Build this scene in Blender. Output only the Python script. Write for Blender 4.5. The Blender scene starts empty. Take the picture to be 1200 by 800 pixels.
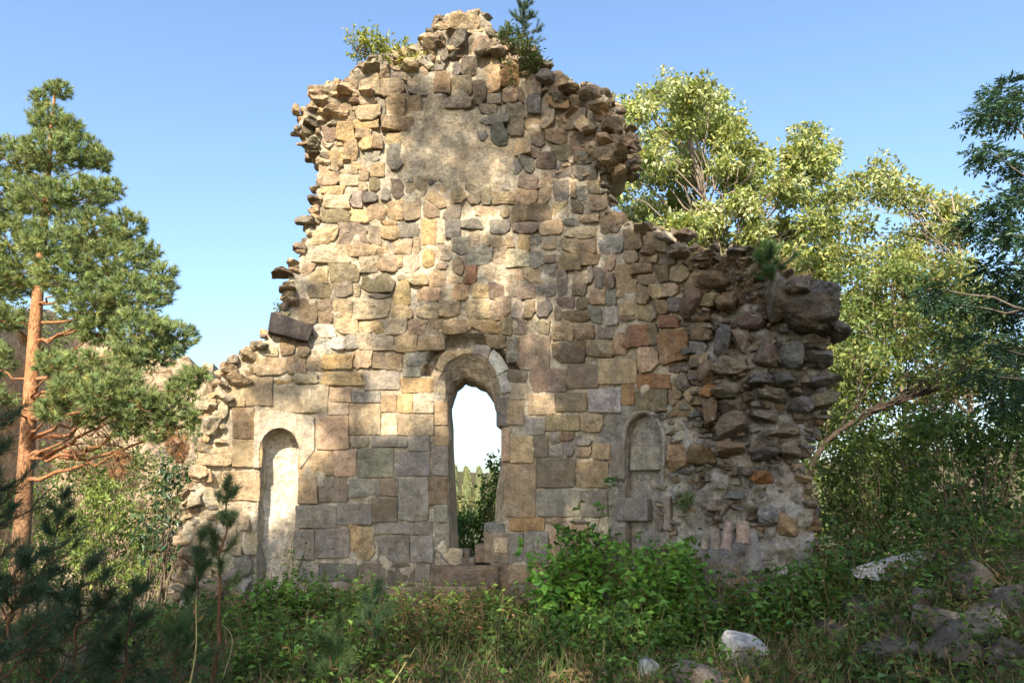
import bpy, bmesh, math, random
import numpy as np
from mathutils import Vector, noise as mnoise
random.seed(7); RNG = np.random.default_rng(7)
S = bpy.context.scene
COL = S.collection
R = math.radians

# ------------------------------------------------------------------ camera, sky, sun, exposure
FPX = 850.0; PITCH = R(12.5); CZ = 1.6            # focal length in photo pixels (1200 wide), pitch, eye height
cam = bpy.data.cameras.new('camera'); cam.lens = 36.0 * FPX / 1200.0; cam.sensor_width = 36.0
cam.sensor_fit = 'HORIZONTAL'; cam.clip_start = 0.05; cam.clip_end = 4000
camo = bpy.data.objects.new('camera', cam); COL.objects.link(camo)
camo.location = (0, 0, CZ); camo.rotation_euler = (R(90) + PITCH, 0, 0)
S.camera = camo

SUN_AZ = R(10); SUN_EL = R(34)                      # the sun stands behind the camera, to its left
L = np.array([-math.sin(SUN_AZ) * math.cos(SUN_EL), -math.cos(SUN_AZ) * math.cos(SUN_EL), math.sin(SUN_EL)])
w = bpy.data.worlds.new('World'); S.world = w; w.use_nodes = True
nt = w.node_tree; nt.nodes.clear()
sky = nt.nodes.new('ShaderNodeTexSky'); sky.sky_type = 'NISHITA'; sky.sun_disc = False
sky.sun_elevation = SUN_EL; sky.sun_rotation = math.atan2(L[0], L[1])
sky.air_density = 1.2; sky.dust_density = 2.6; sky.ozone_density = 4.0; sky.altitude = 0
bg = nt.nodes.new('ShaderNodeBackground'); bg.inputs['Strength'].default_value = 0.14
wo = nt.nodes.new('ShaderNodeOutputWorld')
nt.links.new(sky.outputs[0], bg.inputs[0]); nt.links.new(bg.outputs[0], wo.inputs[0])
sd = bpy.data.lights.new('sun', 'SUN'); sd.energy = 4.5; sd.angle = R(0.53); sd.color = (1.0, 0.90, 0.74)
so = bpy.data.objects.new('sun', sd); COL.objects.link(so)
so.rotation_euler = Vector(L).to_track_quat('Z', 'Y').to_euler(); so.location = (-6, -12, 14)
S.view_settings.view_transform = 'Standard'; S.view_settings.look = 'None'
S.view_settings.exposure = 1.27; S.view_settings.gamma = 1.0; S.view_settings.use_curve_mapping = False
S.render.engine = 'CYCLES'
S.cycles.max_bounces = 8; S.cycles.transparent_max_bounces = 8; S.cycles.use_denoising = True

# ------------------------------------------------------------------ helpers: pixels, meshes, materials
CP, SP = math.cos(PITCH), math.sin(PITCH)
def ray(u, v):                                      # direction through a photo pixel, scaled to dy = 1
    x = (np.asarray(u, float) - 600) / FPX; y = -(np.asarray(v, float) - 400) / FPX
    dy = CP - SP * y; dz = SP + CP * y
    return x / dy, dz / dy
def at(u, v, Y):                                    # the point at depth Y that is seen at a pixel
    a, b = ray(u, v); return np.stack([a * Y, np.zeros_like(a) + Y, CZ + b * Y], -1)
def mpp(Y): return Y / FPX                          # metres per pixel at depth Y
def tagit(o, label=None, cat=None, group=None, kind=None):
    if label: o['label'] = label
    if cat: o['category'] = cat
    if group: o['group'] = group
    if kind: o['kind'] = kind
    return o
def root(name, loc, label, cat, group=None):
    o = bpy.data.objects.new(name, None); COL.objects.link(o); o.location = [float(c) for c in loc]
    o.empty_display_size = 0.2
    return tagit(o, label, cat, group)
def mesh_np(name, V, F, mat, parent=None, col=None, smooth=False, origin=None):
    """V (n,3) world coords, F (m,k) with k 3 or 4, col (n,3) point colours"""
    V = np.asarray(V, np.float32); F = np.asarray(F, np.int32)
    og = np.asarray(V.mean(0) if origin is None else origin, np.float32)
    me = bpy.data.meshes.new(name)
    k = F.shape[1]; m = F.shape[0]
    me.vertices.add(len(V)); me.vertices.foreach_set('co', (V - og).ravel())
    me.loops.add(m * k); me.loops.foreach_set('vertex_index', F.ravel())
    me.polygons.add(m); me.polygons.foreach_set('loop_start', np.arange(0, m * k, k, dtype=np.int32))
    me.polygons.foreach_set('use_smooth', np.full(m, bool(smooth)))
    me.update(calc_edges=True)
    if col is not None:
        at_ = me.attributes.new('col', 'FLOAT_COLOR', 'POINT')
        c4 = np.ones((len(V), 4), np.float32); c4[:, :3] = col
        at_.data.foreach_set('color', c4.ravel())
    me.materials.append(mat)
    o = bpy.data.objects.new(name, me); COL.objects.link(o)
    if parent is not None:
        o.parent = parent
        pl = np.array(parent.location) if parent.parent is None else np.array(parent.location) + np.array(parent.parent.location)
        o.location = [float(c) for c in og - pl]
    else: o.location = [float(c) for c in og]
    return o
class Bag:                                          # collects vertices, faces and colours of one mesh
    def __init__(s): s.V = []; s.F = []; s.C = []; s.n = 0
    def add(s, V, F, c=None):
        V = np.asarray(V, float); s.V.append(V); s.F.append(np.asarray(F) + s.n); s.n += len(V)
        if c is None: c = (.5, .5, .5)
        c = np.asarray(c, float)
        s.C.append(np.broadcast_to(c, V.shape) if c.ndim == 1 else c)
    def build(s, name, mat, parent=None, smooth=False, origin=None):
        if not s.V: return None
        ks = set(f.shape[1] for f in s.F)
        if len(ks) > 1: s.F = [f if f.shape[1] == 3 else np.concatenate([f[:, [0, 1, 2]], f[:, [0, 2, 3]]]) for f in s.F]
        return mesh_np(name, np.concatenate(s.V), np.concatenate(s.F), mat, parent, np.concatenate(s.C), smooth, origin)
def nz(p, s=1.0): return mnoise.noise(Vector((p[0] * s, p[1] * s, p[2] * s)))
def fbm(p, s=1.0, o=4):
    a = 0; amp = 1
    for i in range(o): a += amp * nz(p, s); s *= 2.1; amp *= .5
    return a

def mat(name, build):
    m = bpy.data.materials.new(name); m.use_nodes = True
    t = m.node_tree; t.nodes.clear(); out = t.nodes.new('ShaderNodeOutputMaterial')
    def N(ty, **k):
        n = t.nodes.new(ty)
        for a, b in k.items():
            if a.startswith('_'): setattr(n, a[1:], b)
            else:
                key = a.replace('__', ' ')
                n.inputs[int(key[1:]) if key[0] == 'i' and key[1:].isdigit() else key].default_value = b
        return n
    build(t, N, t.links.new, out); return m
def ramp(N, ln, src, stops):
    r = N('ShaderNodeValToRGB'); ln(src, r.inputs[0]); e = r.color_ramp.elements
    while len(e) < len(stops): e.new(.5)
    for i, (p, c) in enumerate(stops):
        e[i].position = p; e[i].color = (c, c, c, 1) if not hasattr(c, '__len__') else (*c, 1)
    return r.outputs[0]
def mix(N, ln, fac, a, b, mode='MIX'):
    m = N('ShaderNodeMix', _data_type='RGBA', _blend_type=mode)
    for s, i in ((fac, 0), (a, 6), (b, 7)):
        if hasattr(s, 'links'): ln(s, m.inputs[i])
        else: m.inputs[i].default_value = s if i == 0 else (*s, 1)
    return m.outputs[2]
def rockmat(name, lich=.35, bump=.6, fine=38.0, colattr=True, base=(.4, .37, .32), dirt=.45):
    def b(t, N, ln, out):
        g = N('ShaderNodeNewGeometry'); P = g.outputs['Position']
        def noi(sc, det=6, ro=.6):
            n = N('ShaderNodeTexNoise', Scale=sc, Detail=det, Roughness=ro); ln(P, n.inputs['Vector']); return n.outputs[0]
        if colattr: c = N('ShaderNodeAttribute', _attribute_name='col').outputs['Color']
        else:
            rgb = N('ShaderNodeRGB'); rgb.outputs[0].default_value = (*base, 1); c = rgb.outputs[0]
        n1 = noi(2.3); n2 = noi(11.0, 8, .65); n3 = noi(fine, 5, .7); n4 = noi(5.1, 9, .72)
        c = mix(N, ln, 1.0, c, ramp(N, ln, n2, [(.27, .50), (.5, .98), (.73, 1.42)]), 'MULTIPLY')
        c = mix(N, ln, 1.0, c, ramp(N, ln, n3, [(.3, .55), (.52, 1.0), (.75, 1.38)]), 'MULTIPLY')
        c = mix(N, ln, ramp(N, ln, n1, [(.45, 0.0), (.72, dirt)]), c, (.13, .115, .095))
        c = mix(N, ln, ramp(N, ln, n4, [(.57, 0.0), (.66, lich)]), c, (.46, .44, .37))
        st = N('ShaderNodeTexNoise', Scale=1.0, Detail=7, Roughness=.65); sm = N('ShaderNodeMapping'); sm.inputs['Scale'].default_value = (7, 7, 1.1)
        ln(P, sm.inputs['Vector']); ln(sm.outputs[0], st.inputs['Vector'])
        c = mix(N, ln, ramp(N, ln, st.outputs[0], [(.52, 0.0), (.7, .5)]), c, (.12, .10, .08))
        hv = N('ShaderNodeTexNoise', Scale=4.3, Detail=4, Roughness=.6); hm = N('ShaderNodeMapping'); hm.inputs['Location'].default_value = (3.7, 9.1, 5.2)
        ln(P, hm.inputs['Vector']); ln(hm.outputs[0], hv.inputs['Vector'])
        c = mix(N, ln, ramp(N, ln, hv.outputs[0], [(.42, 0.0), (.7, .5)]), c, mix(N, ln, 1.0, c, (1.16, 1.0, .78), 'MULTIPLY'))
        w2 = N('ShaderNodeTexNoise', Scale=7.3, Detail=7, Roughness=.7); 
        mp = N('ShaderNodeMapping'); mp.inputs['Location'].default_value = (7.1, 3.3, 1.9); ln(P, mp.inputs['Vector']); ln(mp.outputs[0], w2.inputs['Vector'])
        c = mix(N, ln, ramp(N, ln, w2.outputs[0], [(.66, 0.0), (.74, .55)]), c, (.36, .19, .05))
        bs = N('ShaderNodeBsdfPrincipled', Roughness=.93); bs.inputs['Specular IOR Level'].default_value = .15
        ln(c, bs.inputs['Base Color'])
        b1 = N('ShaderNodeBump', Strength=bump, Distance=.045); ln(n2, b1.inputs['Height'])
        b2 = N('ShaderNodeBump', Strength=bump * .9, Distance=.014); ln(n3, b2.inputs['Height']); ln(b1.outputs[0], b2.inputs['Normal'])
        ln(b2.outputs[0], bs.inputs['Normal']); ln(bs.outputs[0], out.inputs[0])
    return mat(name, b)
def leafmat(name, trans=.35, rough=.55, spec=.25, tint=(1, 1, 1), patch=0):
    def b(t, N, ln, out):
        c = N('ShaderNodeAttribute', _attribute_name='col').outputs['Color']
        if tint != (1, 1, 1): c = mix(N, ln, 1.0, c, tint, 'MULTIPLY')
        bs = N('ShaderNodeBsdfPrincipled', Roughness=rough); bs.inputs['Specular IOR Level'].default_value = spec
        tr = N('ShaderNodeBsdfTranslucent'); ms = N('ShaderNodeMixShader', i0=trans)
        c2 = mix(N, ln, 1.0, c, (1.25, 1.35, .6), 'MULTIPLY')
        ln(c, bs.inputs['Base Color']); ln(c2, tr.inputs['Color'])
        ln(bs.outputs[0], ms.inputs[1]); ln(tr.outputs[0], ms.inputs[2]); ln(ms.outputs[0], out.inputs[0])
    return mat(name, b)
def barkmat(name, ca, cb, sc=(9, 9, 2.5), bump=.8):
    def b(t, N, ln, out):
        g = N('ShaderNodeNewGeometry'); mp = N('ShaderNodeMapping'); mp.inputs['Scale'].default_value = sc
        ln(g.outputs['Position'], mp.inputs['Vector'])
        n = N('ShaderNodeTexNoise', Scale=1.6, Detail=8, Roughness=.7); ln(mp.outputs[0], n.inputs['Vector'])
        at_ = N('ShaderNodeAttribute', _attribute_name='col').outputs['Color']
        c = mix(N, ln, ramp(N, ln, n.outputs[0], [(.36, 0.0), (.62, 1.0)]), ca, cb)
        c = mix(N, ln, 1.0, c, at_, 'MULTIPLY')
        bs = N('ShaderNodeBsdfPrincipled', Roughness=.9); bs.inputs['Specular IOR Level'].default_value = .15
        bp = N('ShaderNodeBump', Strength=bump, Distance=.03); ln(n.outputs[0], bp.inputs['Height'])
        ln(c, bs.inputs['Base Color']); ln(bp.outputs[0], bs.inputs['Normal']); ln(bs.outputs[0], out.inputs[0])
    return mat(name, b)
def groundmat(name):
    def b(t, N, ln, out):
        P = N('ShaderNodeNewGeometry').outputs['Position']
        def noi(sc, det=8, ro=.65):
            n = N('ShaderNodeTexNoise', Scale=sc, Detail=det, Roughness=ro); ln(P, n.inputs['Vector']); return n.outputs[0]
        n1 = noi(.9); n2 = noi(9); n3 = noi(45, 4)
        c = mix(N, ln, ramp(N, ln, n1, [(.38, 0.0), (.6, 1.0)]), (.085, .066, .042), (.065, .075, .03))
        c = mix(N, ln, ramp(N, ln, n2, [(.45, 0.0), (.65, .8)]), c, (.16, .12, .07))
        c = mix(N, ln, 1.0, c, ramp(N, ln, n3, [(.3, .5), (.7, 1.35)]), 'MULTIPLY')
        bs = N('ShaderNodeBsdfPrincipled', Roughness=.95); bs.inputs['Specular IOR Level'].default_value = .1
        bp = N('ShaderNodeBump', Strength=.9, Distance=.05); ln(n2, bp.inputs['Height'])
        ln(c, bs.inputs['Base Color']); ln(bp.outputs[0], bs.inputs['Normal']); ln(bs.outputs[0], out.inputs[0])
    return mat(name, b)
M_STONE = rockmat('facing_stone', .35, 1.0, 42.0); M_ASH = rockmat('dressed_stone', .25, .7, 55.0)
M_MORTAR = rockmat('lime_mortar', .25, .9, 30.0)
M_ROCK = rockmat('weathered_rock', .35, 1.0, 26.0)
M_CLIFF = rockmat('cliff_rock', .3, 1.0, 4.0)
M_GROUND = groundmat('leaf_litter_soil')
M_LEAF = leafmat('leaf'); M_LEAFT = leafmat('glossy_leaf', .25, .4, .4); M_NEEDLE = leafmat('needle', .18, .6, .2)
M_PALE = leafmat('pale_leaf', .3, .5, .35); M_GRASS = leafmat('grass_blade', .3, .6, .2)
M_BARK = barkmat('grey_bark', (.11, .09, .07), (.25, .21, .17)); M_PBARK = barkmat('pine_bark', (.15, .085, .05), (.48, .285, .16), (16, 16, 7), 1.2)
M_TWIG = barkmat('twig_bark', (.09, .065, .045), (.2, .15, .1))
M_TILE = rockmat('fired_clay', .3, .5, 40.0)
# ------------------------------------------------------------------ terrain
def H(x, y):
    x = np.asarray(x, float); y = np.asarray(y, float)
    z = np.where(y < 9.5, .04 * np.maximum(y, -2), .38 - .11 * (y - 9.5))
    z = np.maximum(z, -7.0)
    z = z + .95 * np.exp(-((x - 4.5) / 1.5) ** 2 - ((y - 6.9) / 1.2) ** 2)
    rs = np.clip(x - 4.2, 0, 14) * .22 * np.exp(-((y - 9) / 9.0) ** 2)
    ls = -.10 * np.clip(-x - 3.0, 0, 20) * np.exp(-((y - 8) / 14.0) ** 2)
    return z + rs + ls + .05 * np.sin(x * 1.7 + y * .9) * np.cos(y * 1.3 - x * .6)
def ground():
    rr = np.concatenate([np.linspace(.2, 14, 90), np.geomspace(14.5, 1500, 60)]); na = 300
    an = np.linspace(0, 2 * math.pi, na, endpoint=False)
    rg, ag = np.meshgrid(rr, an, indexing='ij'); x = rg * np.sin(ag); y = rg * np.cos(ag); z = H(x, y)
    V = np.stack([x, y, z], -1).reshape(-1, 3)
    near = np.hypot(V[:, 0], V[:, 1]) < 14
    for i in np.nonzero(near)[0]: V[i, 2] += .07 * fbm(V[i], 1.4, 3)
    i, j = np.meshgrid(np.arange(len(rr) - 1), np.arange(na), indexing='ij'); j2 = (j + 1) % na
    F = np.stack([i * na + j, i * na + j2, (i + 1) * na + j2, (i + 1) * na + j], -1).reshape(-1, 4)[:, ::-1]
    V = np.concatenate([V, [[0, 0, float(H(0, 0))]]])
    F3 = np.stack([np.full(na, len(V) - 1), np.arange(na), (np.arange(na) + 1) % na], -1)[:, ::-1]
    F = np.concatenate([np.concatenate([F[:, [0, 1, 2]], F[:, [0, 2, 3]]]), F3])
    o = mesh_np('ground', V, F, M_GROUND, smooth=True, origin=(0, 0, 0)); tagit(o, kind='structure', label='rough soil ground with leaf litter around the ruin')
ground()
# far wooded hill: high on the left, falling to the right (seen left of the ruin and through its window)
def hill_el(az):                                    # skyline elevation (deg) against azimuth (deg)
    return np.interp(az, [-70, -40, -27, -23, -16, -4, 6, 20, 40, 70], [11.5, 10.5, 9.6, 8.6, 5.6, 2.3, 2.0, 2.6, 4, 5])
def hill():
    az = np.linspace(-75, 75, 150); d = np.linspace(0, 1, 24); V = []
    for a in az:
        top = math.tan(R(float(hill_el(a)))) * 820 + CZ
        for k in d:
            dist = 300 + 520 * k; z = -7 + (top + 7) * (k ** 1.2) + 6 * fbm((math.sin(R(a)) * dist, dist, 0), .02, 3) * min(1, k * 3)
            V.append((dist * math.sin(R(a)), dist * math.cos(R(a)), z))
    V = np.array(V); n = len(d)
    i, j = np.meshgrid(np.arange(len(az) - 1), np.arange(n - 1), indexing='ij')
    F = np.stack([i * n + j, (i + 1) * n + j, (i + 1) * n + j + 1, i * n + j + 1], -1).reshape(-1, 4)
    o = mesh_np('hill', V, F, M_GROUND, smooth=True); tagit(o, kind='structure', label='far hillside covered with conifers behind the ruin')
    return V.reshape(len(az), n, 3), az
HV, HAZ = hill()
def forest():
    b = Bag(); rng = np.random.default_rng(3)
    n = 9500
    ai = np.where(rng.random(n) < .4, rng.uniform(-8, 1, n), np.where(rng.random(n) < .45, rng.uniform(-28, 3, n), rng.uniform(-60, 60, n))); kk = rng.random(n) ** .8
    for a, k in zip(ai, kk):
        fi = (a + 75) / 150 * (HV.shape[0] - 1); fj = k * (HV.shape[1] - 1); i0, j0 = int(fi), min(int(fj), HV.shape[1] - 2)
        p = HV[i0, j0] * (1 - fj + j0) + HV[i0, j0 + 1] * (fj - j0) + np.array([rng.normal(0, 1), 0, -.5])
        h = rng.uniform(4, 9.5); r = h * rng.uniform(.2, .34); c = np.array([.11, .125, .05]) * rng.uniform(.75, 1.25) + np.array([.05, .045, .01]) * rng.random()
        for q in range(4):                          # four skirts of jagged boughs
            z0 = h * (.08 + .23 * q); z1 = z0 + h * (.36 if q < 3 else .24); rq = r * (1 - .22 * q); m = 7
            t = rng.uniform(0, 6.28) + np.arange(m) / m * 6.283; rad = rq * rng.uniform(.7, 1.25, m)
            ring = np.stack([p[0] + rad * np.cos(t), p[1] + rad * np.sin(t), p[2] + z0 + rng.uniform(-.3, .3, m)], -1)
            b.add(np.concatenate([ring, [[p[0], p[1], p[2] + z1]]]), [[s, (s + 1) % m, m] for s in range(m)], c * (0.85 + .1 * q))
    o = b.build('forest', M_LEAF); tagit(o, 'far conifer wood on the hillside seen past the ruin', 'wood', kind='stuff')
forest()
def cliff():
    us = np.arange(-160, 300, 3.0); V = []; n = 70; C = []
    for u in us:
        Yc = 38 + 4 * math.sin(u * .021) + (u < 90) * 0
        topv = float(np.interp(u, [-160, 20, 60, 120, 165, 200, 214, 226, 240, 262, 300], [330, 350, 372, 395, 402, 408, 424, 452, 478, 500, 560]))
        pt = at(u, topv, Yc); zb = -8.0
        for k in range(n):
            f = k / (n - 1); z = zb + (pt[2] + .8 * fbm((u * .06, 0, 3), 1, 4) - zb) * f
            q = np.array([pt[0], Yc, z]); dsp = 1.6 * fbm(q, .22, 5) + 1.1 * abs(nz(q, .5)) + .5 * abs(nz(q, 1.7))
            V.append((q[0] + .3 * nz(q, .9), Yc + dsp - 2.6 * (1 - f) + f * f * 3, z))
            g = .5 + .5 * nz(q, .4); C.append(np.array([.34, .26, .17]) * (.75 + .5 * g))
    V = np.array(V); i, j = np.meshgrid(np.arange(len(us) - 1), np.arange(n - 1), indexing='ij')
    F = np.stack([i * n + j, (i + 1) * n + j, (i + 1) * n + j + 1, i * n + j + 1], -1).reshape(-1, 4)
    # closed behind by a sloping shoulder
    top = V.reshape(len(us), n, 3)[:, -1]; back = top + np.array([0, 14, -3.0]); base = len(V)
    V = np.concatenate([V, back]); a = np.arange(len(us) - 1)
    F = np.concatenate([F, np.stack([a * n + n - 1, (a + 1) * n + n - 1, base + a + 1, base + a], -1)])
    o = mesh_np('cliff', V, F, M_CLIFF, col=np.concatenate([C, np.full((len(us), 3), .2)]), smooth=False)
    tagit(o, kind='structure', label='pale brown rock cliff behind the pine tree')
cliff()
# ------------------------------------------------------------------ the ruin: surface of the curved apse wall, Y = G(X, Z)
_gx = np.array([-6, -4.2, -3.4, -2.6, -1.6, -.6, .2, .7, 1.0, 1.5, 2.0, 2.35, 2.7, 3.4, 5.0])
_gy = np.array([8.1, 8.35, 8.65, 8.95, 9.12, 9.17, 9.1, 8.95, 8.8, 8.36, 7.92, 7.72, 7.62, 7.5, 7.5])
_tx = np.linspace(-6, 5, 1101); _ty = np.interp(_tx, _gx, _gy)
_kr = np.ones(41) / 41; _ty = np.convolve(np.pad(_ty, 20, mode='edge'), _kr, 'valid')
def G(X, Z):
    return np.interp(X, _tx, _ty) - .11 * np.maximum(Z - 6.1, 0) ** 1.35
def Gs(X): return (np.interp(X + .02, _tx, _ty) - np.interp(X - .02, _tx, _ty)) / .04
def surf(u, v, d=0.0):                               # pixel -> point on the wall face set back by d
    a, b = ray(u, v); Y = np.zeros_like(a) + 8.8
    for _ in range(25): Y = .4 * Y + .6 * (G(a * Y, CZ + b * Y) + d)
    return np.stack([a * Y, Y, CZ + b * Y], -1)
def nrm(P):                                          # horizontal normal towards the camera side
    g = Gs(P[..., 0]); n = np.stack([g, -np.ones_like(g), np.zeros_like(g)], -1)
    return n / np.linalg.norm(n, axis=-1, keepdims=True)
OUT = np.array([(205, 760), (212, 690), (214, 630), (222, 578), (232, 545), (240, 520), (243, 490), (254, 455), (262, 432), (284, 410), (305, 402), (313, 388),
 (330, 366), (334, 345), (338, 325), (348, 308), (354, 290), (362, 268), (372, 238), (370, 215), (377, 196), (374, 178), (364, 168), (353, 156), (351, 146),
 (357, 128), (366, 113), (374, 102), (396, 94), (416, 86), (424, 74), (442, 67), (470, 62), (486, 47), (502, 36), (520, 22), (541, 12), (560, 13), (571, 23),
 (576, 37), (602, 48), (626, 60), (641, 78), (656, 90), (680, 95), (700, 103), (715, 117), (725, 132), (734, 151), (740, 166), (743, 180), (736, 193), (724, 199),
 (704, 201), (701, 216), (712, 241), (726, 257), (737, 264), (764, 264), (785, 272), (802, 286), (832, 292), (880, 298), (928, 320), (956, 330), (968, 348),
 (976, 372), (980, 390), (972, 407), (970, 440), (966, 480), (957, 508), (940, 530), (936, 546), (944, 560), (952, 600), (954, 640), (958, 680), (950, 712), (955, 760)], float)
_o = []; _rj = random.Random(4)
for _a, _b in zip(OUT[:-1], OUT[1:]):
    _n = max(1, int(np.hypot(*(_b - _a)) / 5))
    for _k in range(_n): _o.append(_a + (_b - _a) * _k / _n + (np.array([_rj.gauss(0, 2.2), _rj.gauss(0, 2.0)]) if _a[1] < 700 else 0))
OUT = np.array(_o + [OUT[-1]])
WIN_O = [(526, 700), (526, 610), (526, 520), (523, 466), (517, 445), (519, 433), (525, 424), (532, 419), (539, 416), (547, 414), (555, 414), (562, 416), (568, 419), (575, 425), (581, 434), (584, 446), (586, 466), (592, 520), (588, 600), (586, 700)]
WIN_I = [(538, 700), (533, 622), (530, 560), (528, 500), (526, 478), (529, 463), (533, 452), (538, 449), (544, 443), (550, 446), (556, 446), (562, 450), (568, 452), (573, 459), (578, 466), (581, 480), (586, 500), (590, 512), (583, 575), (572, 700)]
NL = [(300, 712), (301, 640), (303, 580), (304, 545)] + [(327.5 - 23.5 * math.cos(t), 530 - 28 * math.sin(t)) for t in np.linspace(.12, math.pi - .12, 15)] + [(350, 545), (350, 600), (349, 712)]
NR = [(733, 662), (733, 600), (733, 545)] + [(754 - 21 * math.cos(t), 520 - 35 * math.sin(t)) for t in np.linspace(.1, math.pi - .1, 13)] + [(775, 545), (776, 600), (776, 662)]
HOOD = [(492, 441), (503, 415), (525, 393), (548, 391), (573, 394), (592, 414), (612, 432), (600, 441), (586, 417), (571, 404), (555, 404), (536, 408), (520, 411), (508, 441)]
def inpoly(px, py, poly):
    poly = np.asarray(poly, float); x0, y0 = poly[:, 0], poly[:, 1]; x1, y1 = np.roll(x0, -1), np.roll(y0, -1)
    px = np.asarray(px, float)[..., None]; py = np.asarray(py, float)[..., None]
    c = ((y0 > py) != (y1 > py)) & (px < (x1 - x0) * (py - y0) / np.where(y1 == y0, 1e-9, y1 - y0) + x0)
    return c.sum(-1) % 2 == 1
def snap(p, poly):
    poly = np.asarray(poly, float); a = poly; b = np.roll(poly, -1, 0); ab = b - a
    t = np.clip(((p - a) * ab).sum(1) / np.maximum((ab ** 2).sum(1), 1e-9), 0, 1); q = a + t[:, None] * ab
    d = ((q - p) ** 2).sum(1); i = d.argmin(); return q[i], math.sqrt(d[i])
PLASTER = [(468, 128), (500, 112), (540, 122), (575, 140), (605, 175), (600, 205), (575, 225), (545, 232), (515, 212), (488, 216), (470, 190)]
def rough_amp(u, v):                                 # how deep the core is eaten away (m)
    a = .028
    if u > 770: a = .028 + min(1, (u - 770) / 70) * .17
    if u > 770 and v > 540: a *= .75
    if v < 200: a = max(a, .03 + .09 * min(1, (200 - v) / 110) * (0 if inpoly(u, v, PLASTER) else 1))
    if u < 300: a = max(a, .10 * min(1, (300 - u) / 40))
    return a
ruin = root('chapel_ruin', (0, 9.1, .3), 'tall ruined stone apse wall with arched window opening, two niches and a ragged top', 'ruin')
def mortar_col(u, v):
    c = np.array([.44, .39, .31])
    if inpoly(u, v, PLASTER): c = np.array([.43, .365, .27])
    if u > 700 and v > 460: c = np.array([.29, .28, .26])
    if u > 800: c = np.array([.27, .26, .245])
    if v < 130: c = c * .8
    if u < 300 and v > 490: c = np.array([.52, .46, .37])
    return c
def core():
    st = 3.0; us = np.arange(198, 1000, st); vs = np.arange(6, 764, st)
    ug, vg = np.meshgrid(us, vs, indexing='ij'); keep = inpoly(ug, vg, OUT)
    # a little ragged noise on the outline, only above the ground
    for hole in (WIN_O, NL, NR): keep &= ~inpoly(ug, vg, hole)
    cell = keep[:-1, :-1] & keep[1:, :-1] & keep[:-1, 1:] & keep[1:, 1:]
    use = np.zeros_like(keep); use[:-1, :-1] |= cell; use[1:, :-1] |= cell; use[:-1, 1:] |= cell; use[1:, 1:] |= cell
    full = np.zeros(keep.shape, int); full[:-1, :-1] += cell; full[1:, :-1] += cell; full[:-1, 1:] += cell; full[1:, 1:] += cell
    bnd = use & (full < 4)
    uv = np.stack([ug, vg], -1)
    for i, j in zip(*np.nonzero(bnd)):
        best = None
        for poly in (OUT, WIN_O, NL, NR):
            q, d = snap(uv[i, j], poly)
            if best is None or d < best[1]: best = (q, d)
        if best[1] < 5: uv[i, j] = best[0]
    idx = -np.ones(keep.shape, int); ii = np.nonzero(use); n = len(ii[0]); idx[ii] = np.arange(n)
    U = uv[ii]; P = surf(U[:, 0], U[:, 1]); Nn = nrm(P); C = np.zeros((n, 3)); D = np.zeros(n)
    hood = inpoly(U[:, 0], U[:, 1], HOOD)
    jx = np.array([[nz(p, 3.0) * 7 + nz(p, 8) * 3, nz(p + 5, 3.0) * 7 + nz(p + 5, 8) * 3] for p in P]); plz = inpoly(U[:, 0] + jx[:, 0], U[:, 1] + jx[:, 1], PLASTER)
    for k in range(n):
        u, v = U[k]; a = rough_amp(u, v); p = P[k]
        d = .005 + .02 * nz(p + 11, 5.5) + a * (.7 * fbm(p, 1.6, 2) + .9 * abs(nz(p, 3.4)) + .5 * fbm(p, 6.5, 3)) + .012 * fbm(p, 14, 2) + .05 * max(0, nz(p + 7, 2.6) - .05) * (0 if inpoly(u, v, PLASTER) else 1)
        if u > 780: d += min(1, (u - 780) / 60) * (.035 * fbm(p, 11, 3) + .05 * max(0, nz(p + 3, 4.5) - .1))
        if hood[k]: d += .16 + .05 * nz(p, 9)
        if 790 < u and v > 600: d -= .25 * min(1, (u - 790) / 80) * min(1, (v - 600) / 110)
        if plz[k]: d -= .028
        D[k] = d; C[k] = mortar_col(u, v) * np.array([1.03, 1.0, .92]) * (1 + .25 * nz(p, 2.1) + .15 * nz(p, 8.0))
        if hood[k]: C[k] *= .6  # shade of the hood recess deepened in the mortar colour
    V = P - Nn * D[:, None]
    bmask = bnd[ii]
    for k in np.nonzero(bmask)[0]:                    # arrises of the openings stand true, so that their linings meet them
        if min(snap(U[k], h)[1] for h in (WIN_O, NL, NR)) < 1: V[k] = P[k] - Nn[k] * .006
        else: V[k] += Nn[k] * .012
    cells = np.nonzero(cell); i, j = cells
    F = np.stack([idx[i, j], idx[i + 1, j], idx[i + 1, j + 1], idx[i, j + 1]], -1)[:, ::-1]
    # back face and the broken edge between
    VB = V.copy(); VB[:, 1] = np.maximum(P[:, 1] + .85 + .1 * np.sin(P[:, 2] * 3 + P[:, 0] * 2), 8.75); 
    FB = F[:, ::-1] + n
    e = {}
    for f in F:
        for a, b in zip(f, np.roll(f, -1)):
            if (b, a) in e: del e[(b, a)]
            else: e[(a, b)] = 1
    BE = np.array(list(e.keys()))
    # two intermediate rings make the broken edge uneven
    bv = np.unique(BE); pos = {b: k for k, b in enumerate(bv)}; rings = []
    for q in (.33, .66):
        ring = V[bv] * (1 - q) + VB[bv] * q
        for k in range(len(bv)):
            m = 1 if not any(inpoly(U[bv[k], 0], U[bv[k], 1], np.array(h) * 1.0) for h in (WIN_O,)) else 0
            p = ring[k]; ring[k] = p + np.array([nz(p + 5, 3.1), 0, nz(p + 9, 3.1)]) * .07
        rings.append(ring)
    base = 2 * n; nb = len(bv); allV = np.concatenate([V, VB] + rings); SF = []
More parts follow.
